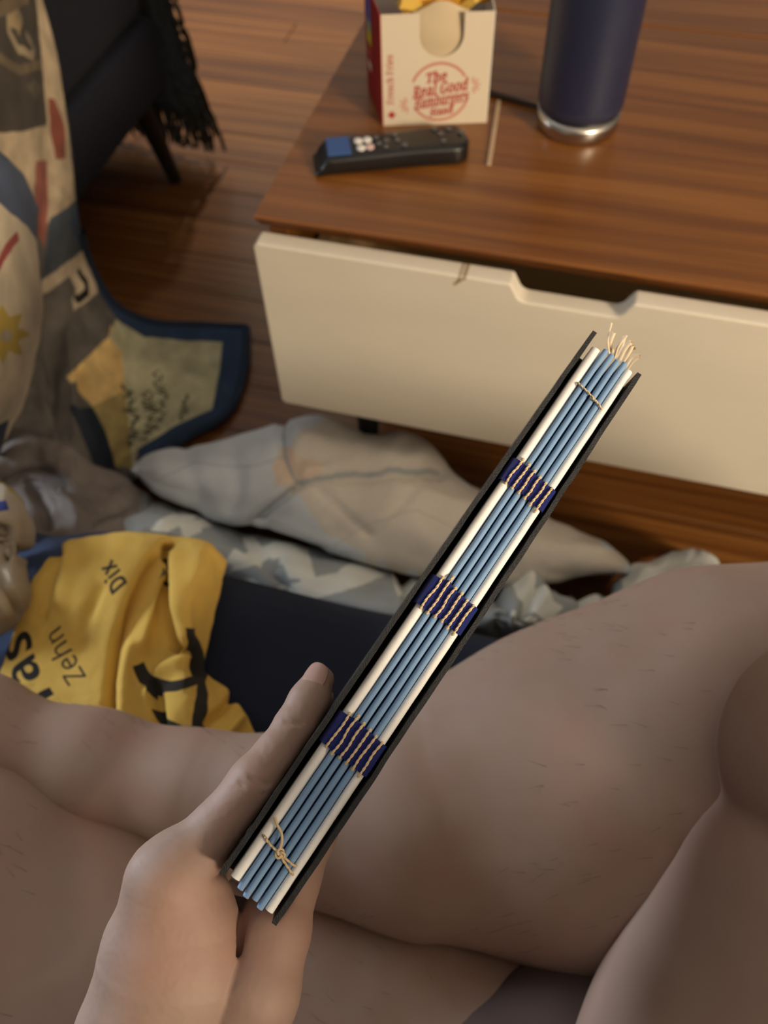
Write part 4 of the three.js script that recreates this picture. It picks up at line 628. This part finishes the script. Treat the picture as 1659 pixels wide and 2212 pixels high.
{
  const g = thing('handbound_book', 'hand-sewn book with exposed spine of blue and white folds and black covers', 'book');
  g.matrixAutoUpdate = true; g.position.copy(P0); g.quaternion.setFromRotationMatrix(new THREE.Matrix4().makeBasis(e2, e1, e3.clone().negate()));
  const paperBump = withRepeat(fuzz, 12, 40);
  const blue = std({ color: new THREE.Color().setRGB(0.18, 0.305, 0.49), roughness: 0.75, bumpMap: paperBump, bumpScale: 0.0001 }), white = std({ color: new THREE.Color().setRGB(0.82, 0.81, 0.78), roughness: 0.7, bumpMap: paperBump, bumpScale: 0.0001 }), cream = std({ color: new THREE.Color().setRGB(0.76, 0.73, 0.66), roughness: 0.8 });
  for (let i = 0; i < SIG; i++) {
    const x = (i - 2.5) * PITCHX - (i === 0 ? 0.0004 : 0), a = i === 0 ? 0.002 : i === 5 ? 0.0016 : 0.00116, s = new THREE.Shape(), dz = i === 0 || i === 5 ? -0.0004 : 0;
    s.moveTo(-a, -DEEP); s.lineTo(-a, -a); s.absarc(0, -a, a, Math.PI, 0, true); s.lineTo(a, -DEEP); s.closePath();
    const y0 = [0.0022, 0.0004, -0.0006, 0.0004, -0.0009, 0.0002][i], y1 = BL + [-0.001, 0.0006, 0.0002, -0.0006, 0.0004, -0.0012][i];
    const geo = new THREE.ExtrudeGeometry(s, { depth: y1 - y0, bevelEnabled: false, steps: 60, curveSegments: 14 });
    geo.rotateX(-Math.PI / 2);   // extrusion along y, shape's y becomes -z
    const p = geo.attributes.position; for (let k = 0; k < p.count; k++) { const X = p.getX(k), Y = p.getY(k), Z = p.getZ(k); p.setXYZ(k, X + 0.00014 * noise(Y * 60, i * 7.1), Y, -Z + 0.00018 * noise(Y * 45, i * 3.3, 4)); }
    const ix = geo.index; if (!ix) { const q = geo.attributes; for (let k = 0; k < p.count; k += 3) for (const at of [q.position, q.uv]) { for (let c = 0; c < at.itemSize; c++) { const A = at.getComponent(k + 1, c); at.setComponent(k + 1, c, at.getComponent(k + 2, c)); at.setComponent(k + 2, c, A); } } }
    let gg = geo.translate(x, y0, dz); gg.deleteAttribute('normal'); gg.deleteAttribute('uv'); gg = toCreasedNormals(mergeVertices(gg, 1e-6), 0.8); metreUV(gg);
    const sg = part('signature', gg, i === 0 || i === 5 ? white : blue, g, i === 0 || i === 5 ? 'white folded paper section' : 'blue folded paper section');
    part('pages', box(a * 1.5, y1 - y0 - 0.0008, DEEP, x, (y0 + y1) / 2, -DEEP / 2 - 0.004), cream, sg);
  }
  // covers
  const cov = std({ color: new THREE.Color().setRGB(0.012, 0.013, 0.015), roughness: 0.62, bumpMap: withRepeat(fuzz, 60, 60), bumpScale: 0.0004 });
  for (const [side, x, y0, y1, front] of [[-1, COVL, 0.0012, BL + 0.0036, 0.0026], [1, COVR, -0.0022, BL + 0.0002, 0.0002]]) {
    const gx = mergeVertices(new THREE.BoxGeometry(0.0019, y1 - y0, DEEP + 0.008, 2, 90, 30)), p = gx.attributes.position;
    for (let k = 0; k < p.count; k++) { const Y = p.getY(k), Z = p.getZ(k); const t = (Y + (y1 - y0) / 2) / (y1 - y0), bow = side * 0.0006 * Math.sin(Math.PI * t); p.setX(k, p.getX(k) + bow + 0.00035 * noise(Y * 70, Z * 70, side)); if (Z > 0.05) p.setZ(k, Z + 0.0005 * noise(Y * 120, 3, side)); const e = Math.min(t, 1 - t); if (e < 0.02 && Z > 0.055) p.setZ(k, p.getZ(k) - 0.0012); }
    gx.computeVertexNormals(); metreUV(gx);
    part('cover', gx.translate(x, (y0 + y1) / 2, front - (DEEP + 0.008) / 2), cov, g, 'black board cover');
  }
  // dark flyleaves filling the gap between covers and folds
  part('flyleaf', box((-2.5 * PITCHX - 0.0015) - (COVL + 0.00095), BL - 0.0012, DEEP - 0.014, ((-2.5 * PITCHX - 0.0015) + (COVL + 0.00095)) / 2, BL / 2, -DEEP / 2 - 0.009), cov, g, 'black flyleaf');
  part('flyleaf', box((COVR - 0.00095) - (2.5 * PITCHX + 0.0015), BL - 0.0012, DEEP - 0.014, ((COVR - 0.00095) + (2.5 * PITCHX + 0.0015)) / 2, BL / 2, -DEEP / 2 - 0.009), cov, g, 'black flyleaf');
  // tapes and the stitches that cross them
  const tops = [[[1128, 992], [1140, 1003], [1148, 1013], [1160, 1028], [1173, 1041], [1189, 1055]], [[947, 1242], [967, 1240], [976, 1266], [991, 1278], [1001, 1293], [1016, 1305]], [[745, 1535], [766, 1542], [777, 1557], [793, 1573], [804, 1586], [819, 1602]]];
  const bots = [[[1090, 1041], [1102, 1051], [1115, 1060], [1128, 1073], [1140, 1088], [1150, 1100]], [[902, 1307], [915, 1318], [933, 1327], [947, 1336], [960, 1352], [972, 1365]], [[698, 1606], [712, 1624], [728, 1631], [741, 1643], [755, 1656], [768, 1671]]];
  const tapeM = phys({ color: new THREE.Color().setRGB(0.012, 0.022, 0.21), roughness: 0.55, sheen: 0.4, sheenColor: new THREE.Color(0.05, 0.08, 0.4), bumpMap: withRepeat(weave, 40, 40), bumpScale: 0.0002 });
  const threadM = std({ color: new THREE.Color().setRGB(0.66, 0.50, 0.29), roughness: 0.85 });
  const twist = (pts, r, n = 26) => {   // two plies laid round each other
    const c = new THREE.CatmullRomCurve3(pts), L = c.getLength(), turns = L / 0.0034, out = [];
    for (const ph of [0, Math.PI]) { const q = []; for (let k = 0; k <= n; k++) { const t = k / n, p = c.getPoint(t), a = ph + turns * t * Math.PI * 2; q.push(V(p.x + 0.55 * r * Math.cos(a), p.y, p.z + 0.55 * r * Math.sin(a))); } out.push(tubeAlong(q, r * 0.72, n * 2, 6)); }
    return mergeGeometries(out);
  };
  tops.forEach((tp, k) => {
    const ys1 = tp.map((q) => spineAt(...q).y), ys0 = bots[k].map((q) => spineAt(...q).y);
    // tape: a ribbon over the noses of the folds, its ends tucked down inside the covers
    const rows = [], xs = [COVL + 0.0014, COVL + 0.0015, COVL + 0.0023]; for (let i = 0; i < SIG; i++) { xs.push((i - 2.5) * PITCHX); if (i < 5) xs.push((i - 2) * PITCHX); } xs.push(COVR - 0.0023, COVR - 0.0015, COVR - 0.0014);
    const y1 = ys1.reduce((a, b) => a + b) / 6 - 0.0004, y0 = ys0.reduce((a, b) => a + b) / 6 + 0.0005;
    for (let j = 0; j <= 4; j++) rows.push(xs.map((x, i) => { const n = xs.length, onSig = i >= 3 && i < n - 3 && (i - 3) % 2 === 0, z = i === 0 || i === n - 1 ? -0.012 : i === 1 || i === n - 2 ? -0.003 : i === 2 || i === n - 3 ? 0.0 : onSig ? 0.00055 : 0.00012; const sx = clamp((x / PITCHX + 2.5), 0, 5), a = Math.floor(Math.min(4, sx)), f = sx - a, t1 = lerp(ys1[a], ys1[a + 1], f) - 0.0006, t0 = lerp(ys0[a], ys0[a + 1], f) + 0.0006; return V(x, lerp(lerp(t0, y0, 0.45), lerp(t1, y1, 0.45), j / 4), z); }));
    const c = cloth(rows, { nu: 90, nv: 8, thick: 0.0003 });
    // outward side must face +z in the book's own frame
    part('tape', c.geo, tapeM.clone(), g, 'royal blue cotton tape').material.side = THREE.DoubleSide;
    for (let i = 0; i < SIG; i++) {
      const x = (i - 2.5) * PITCHX, j = 0.0003 * (rnd() - 0.5), a = V(x + 0.0002, ys1[i] + 0.0004, -0.0002), b = V(x - 0.0002, ys0[i] - 0.0004, -0.0002);
      const L = a.y - b.y, pts = [V(a.x, a.y + 0.0002, -0.0012), V(a.x, a.y - 0.0006, 0.0009), V(x + j + 0.0003 * Math.sin(i * 2 + k), a.y - L * 0.35, 0.00125), V(x - j - 0.0003 * Math.cos(i + k), a.y - L * 0.68, 0.0012), V(b.x, b.y + 0.0006, 0.0009), V(b.x, b.y - 0.0002, -0.0012)];
      const st = part('stitch', twist(pts, 0.00042), threadM, g, 'waxed cream thread crossing a tape');
      for (const q of [a, b]) part('thread_knot', new THREE.SphereGeometry(0.00062, 10, 8).scale(1, 1.25, 0.8).translate(q.x, q.y + (q === a ? -0.0004 : 0.0004), 0.0004), threadM, st);
    }
  });
  // kettle stitches at head and tail
  const S = (px, py, z) => spineAt(px, py, z);
  part('kettle_stitch', mergeGeometries([twist([S(1249, 827, -0.001), S(1252, 830, 0.0008), S(1268, 845, 0.001), S(1284, 862, 0.001), S(1298, 880, 0.0008), S(1301, 886, -0.001)], 0.00045), twist([S(1276, 860, 0.0006), S(1284, 864, 0.0016), S(1290, 868, 0.0006)], 0.0005, 8)]), threadM, g, 'thread linking the folds near the head');
  part('kettle_stitch', mergeGeometries([
    twist([S(568, 1804, -0.001), S(572, 1808, 0.0008), S(583, 1824, 0.0012), S(598, 1838, 0.0015), S(614, 1852, 0.0012), S(634, 1869, 0.0008), S(640, 1870, -0.001)], 0.0006),
    twist([S(597, 1836, 0.0006), S(606, 1850, 0.0014), S(618, 1868, 0.0014), S(630, 1886, 0.0006), S(634, 1890, -0.001)], 0.00055),
    tubeAlong([S(593, 1765, 0.0004), S(598, 1780, 0.0016), S(608, 1800, 0.002), S(609, 1818, 0.002), S(604, 1836, 0.0016)], 0.0005, 20, 8),
    new THREE.TorusKnotGeometry(0.0011, 0.0005, 40, 6).translate(S(606, 1843, 0).x, S(606, 1843, 0).y, 0.0014)]), threadM, g, 'knotted thread with a loose end near the tail');
  // frayed thread and tape ends at the head
  const fray = std({ color: new THREE.Color().setRGB(0.72, 0.58, 0.40), roughness: 0.9 }), B = (px, py, d) => atD(px, py, d).applyMatrix4(bookInv);
  for (const [a, m, b, dd, r] of [[[1316, 768], [1313, 730], [1321, 697], 0.345, 0.0005], [[1328, 772], [1336, 748], [1354, 724], 0.34, 0.00055], [[1322, 760], [1318, 742], [1326, 718], 0.352, 0.0009], [[1338, 776], [1350, 752], [1363, 738], 0.348, 0.001], [[1344, 784], [1358, 762], [1366, 746], 0.352, 0.0009], [[1352, 790], [1366, 770], [1382, 766], 0.36, 0.0008], [[1356, 796], [1368, 780], [1380, 772], 0.358, 0.0006], [[1332, 770], [1344, 744], [1349, 728], 0.356, 0.0008], [[1348, 784], [1362, 756], [1370, 752], 0.36, 0.0009]]) part('frayed_end', tubeAlong([B(...a, dd + 0.004), B(...m, dd), B(...b, dd - 0.002)], r, 16, 6), fray, g, 'loose cream thread end at the head');
}
// ---------------------------------------------------------------- person: crossed bare legs and the left hand holding the book
{
  const wp = (x, y, z, r) => ({ p: V(x, y, z), r });
  const shin = [J(-330, 1480, 0.49, 86), J(-60, 1556, 0.485, 86), J(220, 1654, 0.48, 92), J(430, 1708, 0.472, 104), J(640, 1758, 0.455, 148), J(900, 1757, 0.44, 224), J(1250, 1706, 0.42, 346), J(1560, 1598, 0.41, 350), J(1850, 1560, 0.41, 330), J(2250, 1570, 0.43, 285)];
  const thighL = [J(-420, 1800, 0.43, 350), J(-40, 1938, 0.425, 380), J(270, 2113, 0.42, 385), J(760, 2338, 0.405, 385), J(1190, 2440, 0.40, 385), wp(0.06, 0.40, 0.17, 0.1)];
  const thighR1 = [J(1850, 1640, 0.33, 278), J(2050, 1560, 0.345, 270), J(2380, 1540, 0.38, 260)];
  const thighR2 = [J(1812, 1962, 0.325, 318), J(1758, 2152, 0.32, 348), J(1630, 2372, 0.32, 352), wp(0.12, 0.42, 0.17, 0.1)];
  const kneeR = [J(2250, 1570, 0.43, 285), J(2380, 1560, 0.42, 220)];
  const fS = chainSDF(shin, 0.03), fL = chainSDF(thighL, 0.03), f1 = chainSDF(thighR1, 0.02), f2 = chainSDF(thighR2, 0.03), fk = chainSDF(kneeR, 0.02);
  // each limb is meshed on its own and pressed into its neighbour, so that the skin folds stay sharp
  const rough = (f) => (x, y, z) => Math.max(f(x, y, z) + 0.0022 * noise(x * 14, y * 14, z * 14) + 0.0005 * noise(x * 45, y * 45, z * 45), 0.298 - y);
  const limb = (f, chains, cell) => { const [lo, hi] = bounds(chains, 0.01); lo.x = Math.max(lo.x, -0.62); lo.y = 0.285; hi.z = Math.min(hi.z, 0.25); return surfaceNet(rough(f), lo, hi, cell); };
  const legG = mergeGeometries([limb((x, y, z) => smin(fS(x, y, z), fk(x, y, z), 0.02), [shin, kneeR], 0.0045), limb(fL, [thighL], 0.0045)]);
  // right foot beyond the left thigh, and the left shin folded back underneath
  const an = shin[0].p, ft = (x, y, z, r) => ({ p: V(an.x + x, Math.max(an.y + y, 0.3 + r * 0.8), an.z + z), r });
  const foot = [[ft(0, 0, 0, 0.026), ft(-0.02, -0.01, 0.035, 0.03)], [ft(0, 0, 0, 0.027), ft(-0.07, -0.02, -0.01, 0.026), ft(-0.12, -0.035, -0.02, 0.022)], [ft(-0.05, -0.03, 0.02, 0.024), ft(-0.12, -0.045, 0.015, 0.02)]];
  for (let k = 0; k < 5; k++) foot.push([ft(-0.12, -0.038, -0.03 + k * 0.0135, 0.011 - k * 0.0008), ft(-0.158 + k * 0.006, -0.045, -0.036 + k * 0.0145, 0.0095 - k * 0.0007)]);
  const ff = foot.map((c) => chainSDF(c, 0.01)), footG = surfaceNet((x, y, z) => { let d = 1; ff.forEach((f, i) => { d = smin(d, f(x, y, z), i < 3 ? 0.03 : 0.006); }); return Math.max(d, 0.298 - y); }, ...bounds(foot, 0.01), 0.003);
  const knee = thighL[0].p, under = [{ p: V(knee.x, 0.335, knee.z), r: 0.04 }, { p: V(knee.x + 0.12, 0.318, knee.z - 0.035), r: 0.028 }, { p: V(knee.x + 0.26, 0.316, knee.z - 0.03), r: 0.024 }], underG = limb(chainSDF(under, 0.02), [under], 0.005);
  const thighG = limb((x, y, z) => smin(f1(x, y, z), f2(x, y, z), 0.006), [thighR1, thighR2], 0.0045);

  // hand
  const idx = [K(372, 1905, 0.303, 0.0150), K(468, 1793, 0.308, 0.0101), K(556, 1693, 0.312, 0.0104), K(600, 1632, 0.318, 0.0088), K(640, 1572, 0.324, 0.0083), K(668, 1515, 0.329, 0.0076), K(687, 1470, 0.333, 0.0063)];
  const mid = [K(378, 1905, 0.327, 0.0125), K(478, 1790, 0.336, 0.0100), K(570, 1680, 0.345, 0.0098), K(650, 1580, 0.353, 0.0085), K(690, 1514, 0.358, 0.0067)];
  const ring = [K(388, 1915, 0.350, 0.0120), K(490, 1800, 0.361, 0.0098), K(585, 1690, 0.372, 0.0094), K(645, 1605, 0.382, 0.0078)];
  const pink = [K(400, 1940, 0.370, 0.0110), K(480, 1850, 0.381, 0.0088), K(556, 1760, 0.391, 0.0080), K(604, 1700, 0.398, 0.0068)];
  const mc2 = [K(372, 1905, 0.303, 0.0150), K(364, 2060, 0.306, 0.0226), K(332, 2250, 0.306, 0.0272), K(300, 2480, 0.302, 0.0275)];
  const mc3 = [K(378, 1905, 0.327, 0.0125), K(345, 2270, 0.325, 0.024)], mc4 = [K(388, 1915, 0.350, 0.0120), K(350, 2280, 0.342, 0.022)], mc5 = [K(400, 1940, 0.370, 0.0110), K(355, 2290, 0.352, 0.019)];
  const web = [K(440, 1992, 0.304, 0.0105), K(428, 2095, 0.304, 0.017)], web2 = [K(470, 2010, 0.33, 0.014), K(560, 2030, 0.33, 0.013)];
  const thumb = [K(455, 2360, 0.304, 0.020), K(556, 2140, 0.303, 0.0142), K(592, 2010, 0.312, 0.0122), K(622, 1892, 0.326, 0.0112), K(664, 1800, 0.338, 0.0102), K(702, 1725, 0.348, 0.0080)];
  const wrist = K(300, 2480, 0.302, 0.0275), arm = [wrist, { p: V(-0.2, 0.47, 0.22), r: 0.042 }];
  const gi = chainSDF(idx, 0.004), gm = chainSDF(mid, 0.004), gr = chainSDF(ring, 0.004), gp = chainSDF(pink, 0.004), g2 = chainSDF(mc2, 0.01), g3 = chainSDF(mc3, 0.01), g4 = chainSDF(mc4, 0.01), g5 = chainSDF(mc5, 0.01), gw = chainSDF(web, 0.01), gw2 = chainSDF(web2, 0.01), gt = chainSDF(thumb, 0.008), ga = chainSDF(arm, 0.01);
  const near = (px, py, c, t) => { const a = c[t], d = a.p.clone().sub(EYE).dot(fwd); return atD(px, py, d - a.r * 0.96); };
  const creases = [];
  for (const [px, py, j, w, n] of [[545, 1676, 2, 44, 0], [530, 1700, 2, 40, 0.3], [566, 1656, 2, 40, -0.3], [552, 1690, 2, 30, 0.5], [627, 1548, 4, 30, 0], [618, 1560, 4, 26, 0.3]]) { const q = []; for (let k = -2; k <= 2; k++) { const s = k / 2 * w; q.push(near(px + s * 0.86 + 14 * n * (k * k / 4), py + s * 0.5 - 22 * n * (k * k / 4), idx, j)); } creases.push(q); }
  const segD = (x, y, z, a, b) => { const bx = b.x - a.x, by = b.y - a.y, bz = b.z - a.z, t = clamp(((x - a.x) * bx + (y - a.y) * by + (z - a.z) * bz) / (bx * bx + by * by + bz * bz)); return Math.hypot(x - a.x - bx * t, y - a.y - by * t, z - a.z - bz * t); };
  const slit = [K(519, 1982, 0.305, 0.0016), K(509, 2055, 0.3005, 0.0026), K(500, 2190, 0.2965, 0.0006)];
  const bm = bookInv.elements;
  const hand = (x, y, z) => {
    let d = smin(gi(x, y, z), g2(x, y, z), 0.010); d = smin(d, gw(x, y, z), 0.014);
    let o = smin(gm(x, y, z), g3(x, y, z), 0.008); o = smin(o, smin(gr(x, y, z), g4(x, y, z), 0.008), 0.0012); o = smin(o, smin(gp(x, y, z), g5(x, y, z), 0.008), 0.0012);
    d = smin(d, o, 0.004); d = smin(d, ga(x, y, z), 0.012);
    const t = smin(gt(x, y, z), gw2(x, y, z), 0.01); d = smin(d, t, 0.0016);
    { const m = cone(x, y, z, slit[0], slit[1]); const m2 = cone(x, y, z, slit[1], slit[2]); d = -smin(-d, Math.min(m, m2), 0.003); }
    if (d < 0.004 && d > -0.006) for (const c of creases) { if (segD(x, y, z, c[0], c[4]) > 0.006) continue; let m = 1; for (let k = 0; k < 4; k++) m = Math.min(m, segD(x, y, z, c[k], c[k + 1])); d += 0.0006 * Math.exp(-Math.pow(m / 0.0008, 2)); }
    d += 0.00035 * noise(x * 90, y * 90, z * 90) + 0.00009 * noise(x * 480, y * 480, z * 480);
    // the hand gives way to the book it closes on
    const X = bm[0] * x + bm[4] * y + bm[8] * z + bm[12], Y = bm[1] * x + bm[5] * y + bm[9] * z + bm[13], Z = bm[2] * x + bm[6] * y + bm[10] * z + bm[14];
    const qx = Math.abs(X - (COVL + COVR) / 2) - (COVR - COVL) / 2 - 0.0012, qy = Math.abs(Y - BL / 2 + 0.0004) - BL / 2 - 0.0034, qz = Math.abs(Z + DEEP / 2) - DEEP / 2 - 0.006;
    const bk = Math.hypot(Math.max(qx, 0), Math.max(qy, 0), Math.max(qz, 0)) + Math.min(0, Math.max(qx, qy, qz));
    return -smin(-d, bk, 0.003);
  };
  const hb = bounds([idx, mid, ring, pink, mc2, mc3, thumb], 0.006), handBox = new THREE.Box3(hb[0], hb[1]);
  const handG = surfaceNet(hand, hb[0], hb[1], 0.001);
  const ab = bounds([arm], 0.01); const armCut = (x, y, z) => Math.max(ga(x, y, z), -1); const armG = surfaceNet(armCut, ab[0], ab[1], 0.004);
  // skin tone: mottled, ruddier over the knuckles
  const tone = (geo, ruddy) => {
    const p = geo.attributes.position, c = new Float32Array(p.count * 3);
    for (let i = 0; i < p.count; i++) {
      const x = p.getX(i), y = p.getY(i), z = p.getZ(i), m = fbm(x * 22, y * 22, z * 22, 3), f = fbm(x * 90, y * 90, z * 90, 2); let r = 0.335, g = 0.222, b = 0.172;
      r *= 1 + 0.05 * m; g *= 1 - 0.12 * m + 0.09 * f; b *= 1 - 0.14 * m + 0.1 * f; r *= 1 + 0.05 * f; if (ruddy) { let k = 0; for (const [q, s, w] of ruddy) k += w * Math.exp(-Math.pow(q.distanceTo(V(x, y, z)) / s, 2)); g *= 1 - 0.16 * k; b *= 1 - 0.2 * k; }
      c[3 * i] = r; c[3 * i + 1] = g; c[3 * i + 2] = b;
    }
    geo.setAttribute('color', new THREE.BufferAttribute(c, 3)); return geo;
  };
  tone(legG); tone(thighG); tone(footG); tone(underG); tone(handG, [[idx[0].p, 0.02, 0.6], [idx[2].p, 0.012, 0.5], [idx[4].p, 0.01, 0.4], [web[0].p, 0.02, 0.7], [thumb[2].p, 0.02, 0.5], [idx[6].p, 0.009, 0.5]]); tone(armG);
  const g = thing('person', 'person sitting cross-legged with bare legs, left hand holding the hand-sewn book', 'person');
  const skin = phys({ vertexColors: true, roughness: 0.62, sheen: 0.1, sheenColor: new THREE.Color(0.5, 0.3, 0.25), sheenRoughness: 0.5 });
  const upper = [];
  // index fingernail
  {
    const tip = idx[6].p, dir = idx[6].p.clone().sub(idx[5].p).normalize(), out = EYE.clone().sub(tip).normalize().addScaledVector(right, -0.32).addScaledVector(upv, 0.12); out.addScaledVector(dir, -out.dot(dir)).normalize(); const sd = new THREE.Vector3().crossVectors(out, dir);
    const rows = []; for (let j = 0; j <= 8; j++) { const t = j / 8, y = lerp(-0.0098, 0.0056, t), wd = 0.0047 * (t < 0.15 ? 0.75 + t * 1.6 : 1) * (t > 0.8 ? 1 - 0.9 * (t - 0.8) : 1), r = []; for (let i = 0; i <= 8; i++) { const u = i / 4 - 1, a = u * 0.75; r.push(tip.clone().addScaledVector(dir, y - 0.0012 * u * u * (t > 0.5 ? 1 : -0.6)).addScaledVector(sd, wd * Math.sin(a) / Math.sin(0.75)).addScaledVector(out, 0.0062 * Math.cos(a) + 0.0004 + (t > 0.6 ? -0.0009 * (t - 0.6) / 0.4 : 0.0016 * (0.6 - t)))); } rows.push(r); }
    part('fingernail', cloth(rows, { nu: 20, nv: 24, thick: 0.0004 }).geo, phys({ color: new THREE.Color().setRGB(0.47, 0.29, 0.245), roughness: 0.25, clearcoat: 0.4, clearcoatRoughness: 0.3 }), g, 'short pink fingernail');
  }
  // upper body out of the frame, in a dark sweatshirt; the right hand holds the phone that takes the picture
  {
    const w = (x, y, z, r) => ({ p: V(x, y, z), r });
    const chains = [[w(0.03, 0.43, 0.22, 0.12), w(0.02, 0.60, 0.28, 0.115), w(0.03, 0.77, 0.31, 0.1)], [w(0.17, 0.43, 0.22, 0.12), w(0.18, 0.60, 0.28, 0.115), w(0.17, 0.77, 0.31, 0.1)], [w(-0.05, 0.83, 0.32, 0.062), w(0.25, 0.83, 0.32, 0.062)]];
    const sleeves = [[w(-0.06, 0.83, 0.32, 0.062), w(-0.2, 0.62, 0.33, 0.055), w(-0.21, 0.49, 0.25, 0.052), w(-0.165, 0.495, 0.15, 0.044)], [w(0.25, 0.82, 0.33, 0.06), w(0.335, 0.66, 0.2, 0.055), w(0.365, 0.572, 0.045, 0.066), w(0.27, 0.67, 0.055, 0.048)]];
    const fs = chains.map((c) => chainSDF(c, 0.04)), fa = sleeves.map((c) => chainSDF(c, 0.03));
    const top = (x, y, z) => { let d = smin(fs[0](x, y, z), fs[1](x, y, z), 0.09); d = smin(d, fs[2](x, y, z), 0.06); for (const f of fa) d = smin(d, f(x, y, z), 0.03); d += 0.004 * noise(x * 16, y * 16, z * 16); return Math.max(d, 0.33 - y); };
    const [l, h] = bounds([...chains, ...sleeves], 0.015); l.y = 0.31; part('sweatshirt', surfaceNet(top, l, h, 0.009), std({ color: 0x2e3036, roughness: 0.95 }), g, 'dark grey sweatshirt');
    const head = [[w(0.1, 0.85, 0.31, 0.055), w(0.1, 0.95, 0.29, 0.052)], [w(0.1, 1.08, 0.27, 0.088), w(0.1, 1.06, 0.3, 0.086)], [w(0.1, 0.99, 0.225, 0.045), w(0.1, 1.03, 0.22, 0.06)]], nose = [[w(0.1, 1.045, 0.17, 0.009), w(0.1, 1.015, 0.152, 0.014)], [w(0.08, 0.985, 0.176, 0.008), w(0.12, 0.985, 0.176, 0.008)], [w(0.005, 1.04, 0.275, 0.012), w(0.005, 1.01, 0.268, 0.012)], [w(0.195, 1.04, 0.275, 0.012), w(0.195, 1.01, 0.268, 0.012)], [w(0.066, 1.035, 0.183, 0.012), w(0.068, 1.035, 0.183, 0.012)], [w(0.134, 1.035, 0.183, 0.012), w(0.136, 1.035, 0.183, 0.012)]];
    const hf = head.map((c) => chainSDF(c, 0.02)), nf = nose.map((c) => chainSDF(c, 0.01));
    const hd = (x, y, z) => { let d = 1; for (const f of hf) d = smin(d, f(x, y, z), 0.04); for (const f of nf) d = smin(d, f(x, y, z), 0.01); return d; };
    const skinParts = [tone(surfaceNet(hd, ...bounds([...head, ...nose], 0.012), 0.005))];
    const ph = EYE.clone().addScaledVector(fwd, -0.012).addScaledVector(right, 0.045).addScaledVector(upv, -0.05);
    const Q = (r, u, f, rad) => ({ p: ph.clone().addScaledVector(right, r).addScaledVector(upv, u).addScaledVector(fwd, f), r: rad });
    const grip = [[w(0.27, 0.67, 0.055, 0.03), Q(0.075, -0.02, -0.03, 0.026)], [Q(0.07, -0.02, -0.025, 0.022), Q(0.05, 0.0, -0.02, 0.014), Q(0.03, 0.03, -0.015, 0.009)]]; for (let k = 0; k < 4; k++) grip.push([Q(0.066, -0.045 + k * 0.02, -0.02, 0.011), Q(0.052, -0.05 + k * 0.021, 0.006, 0.009), Q(0.02, -0.048 + k * 0.021, 0.016, 0.008)]);
    const gf = grip.map((c) => chainSDF(c, 0.006)), gh = (x, y, z) => { let d = 1; gf.forEach((f, i) => { d = smin(d, f(x, y, z), i < 2 ? 0.01 : 0.003); }); return d; };
    skinParts.push(tone(surfaceNet(gh, ...bounds(grip, 0.006), 0.0025)));
    const hair = chainSDF([w(0.1, 1.1, 0.29, 0.098), w(0.1, 1.05, 0.325, 0.092)], 0.02), hm = bounds([[w(0.1, 1.1, 0.29, 0.098), w(0.1, 1.05, 0.325, 0.092)]], 0.01);
    part('hair', surfaceNet((x, y, z) => hair(x, y, z) + 0.004 * noise(x * 40, y * 20, z * 40), ...hm, 0.006), std({ color: 0x20150e, roughness: 0.7 }), g, 'short dark hair');
    upper.push(...skinParts);
    const phone = thing('smartphone', 'black smartphone held up by the right hand to take the picture', 'phone'); phone.position.copy(ph); phone.quaternion.copy(camera.quaternion);
    part('casing', rbox(0.074, 0.155, 0.008, 0.0035, -0.006, 0.0, 0.01), std({ color: 0x0c0c0e, roughness: 0.4 }), phone);
  }
  part('body', mergeGeometries([legG, thighG, footG, underG, handG, armG, ...upper]), skin, g, 'bare legs and left hand');
  // a bit of dark shorts between the thighs
  const SH = [J(1000, 2340, 0.41, 140), J(1250, 2262, 0.42, 172), J(1470, 2150, 0.44, 120)];
  const sh = chainSDF(SH, 0.02), shortF = (x, y, z) => { const a = sh(x, y, z), b = Math.max(smin(fL(x, y, z), f2(x, y, z), 0.03) - 0.007, 0.055 - z + 0.01 * noise(x * 20, y * 20, 3), 0.3 - y); return Math.min(a, b) + 0.0014 * noise(x * 40, y * 40, z * 40); };
  const sb = bounds([SH, thighL.slice(3), thighR2.slice(1)], 0.02); sb[0].y = 0.29; const shG = surfaceNet(shortF, sb[0], sb[1], 0.005);
  part('shorts', shG, std({ color: 0x5c4b48, roughness: 0.95 }), g, 'dusky purple grey shorts');
  // fine dark hair on the legs
  const hairG = new THREE.CylinderGeometry(0.00003, 0.00008, 0.008, 4, 1).translate(0, 0.0045, 0), P = legG.attributes.position, N = legG.attributes.normal, list = [];
  for (let i = 0; i < P.count && list.length < 1500; i++) { if (rnd() > 0.05) continue; const p = V(P.getX(i), P.getY(i), P.getZ(i)), n = V(N.getX(i), N.getY(i), N.getZ(i)); if (n.dot(EYE.clone().sub(p).normalize()) < 0.1 || fbm(p.x * 9, p.y * 9, p.z * 9, 2) < -0.05) continue; list.push([p, n]); }
  const hair = new THREE.InstancedMesh(hairG, std({ color: 0x2a1a12, roughness: 0.6 }), list.length); const q = new THREE.Quaternion(), mt = new THREE.Matrix4();
  list.forEach(([p, n], i) => { const t = V(-0.6 + 0.5 * (rnd() - 0.5), -0.4, 0.5 * (rnd() - 0.5)); t.addScaledVector(n, -t.dot(n)).normalize().multiplyScalar(0.95).addScaledVector(n, 0.22).normalize(); q.setFromUnitVectors(V(0, 1, 0), t); mt.compose(p, q, V(1, 0.6 + 0.7 * rnd(), 1)); hair.setMatrixAt(i, mt); });
  hair.name = 'leg_hair'; hair.userData.kind = 'stuff'; g.add(hair);
  rebase(g);
}
shade(scene);
renderer.render(scene, camera);
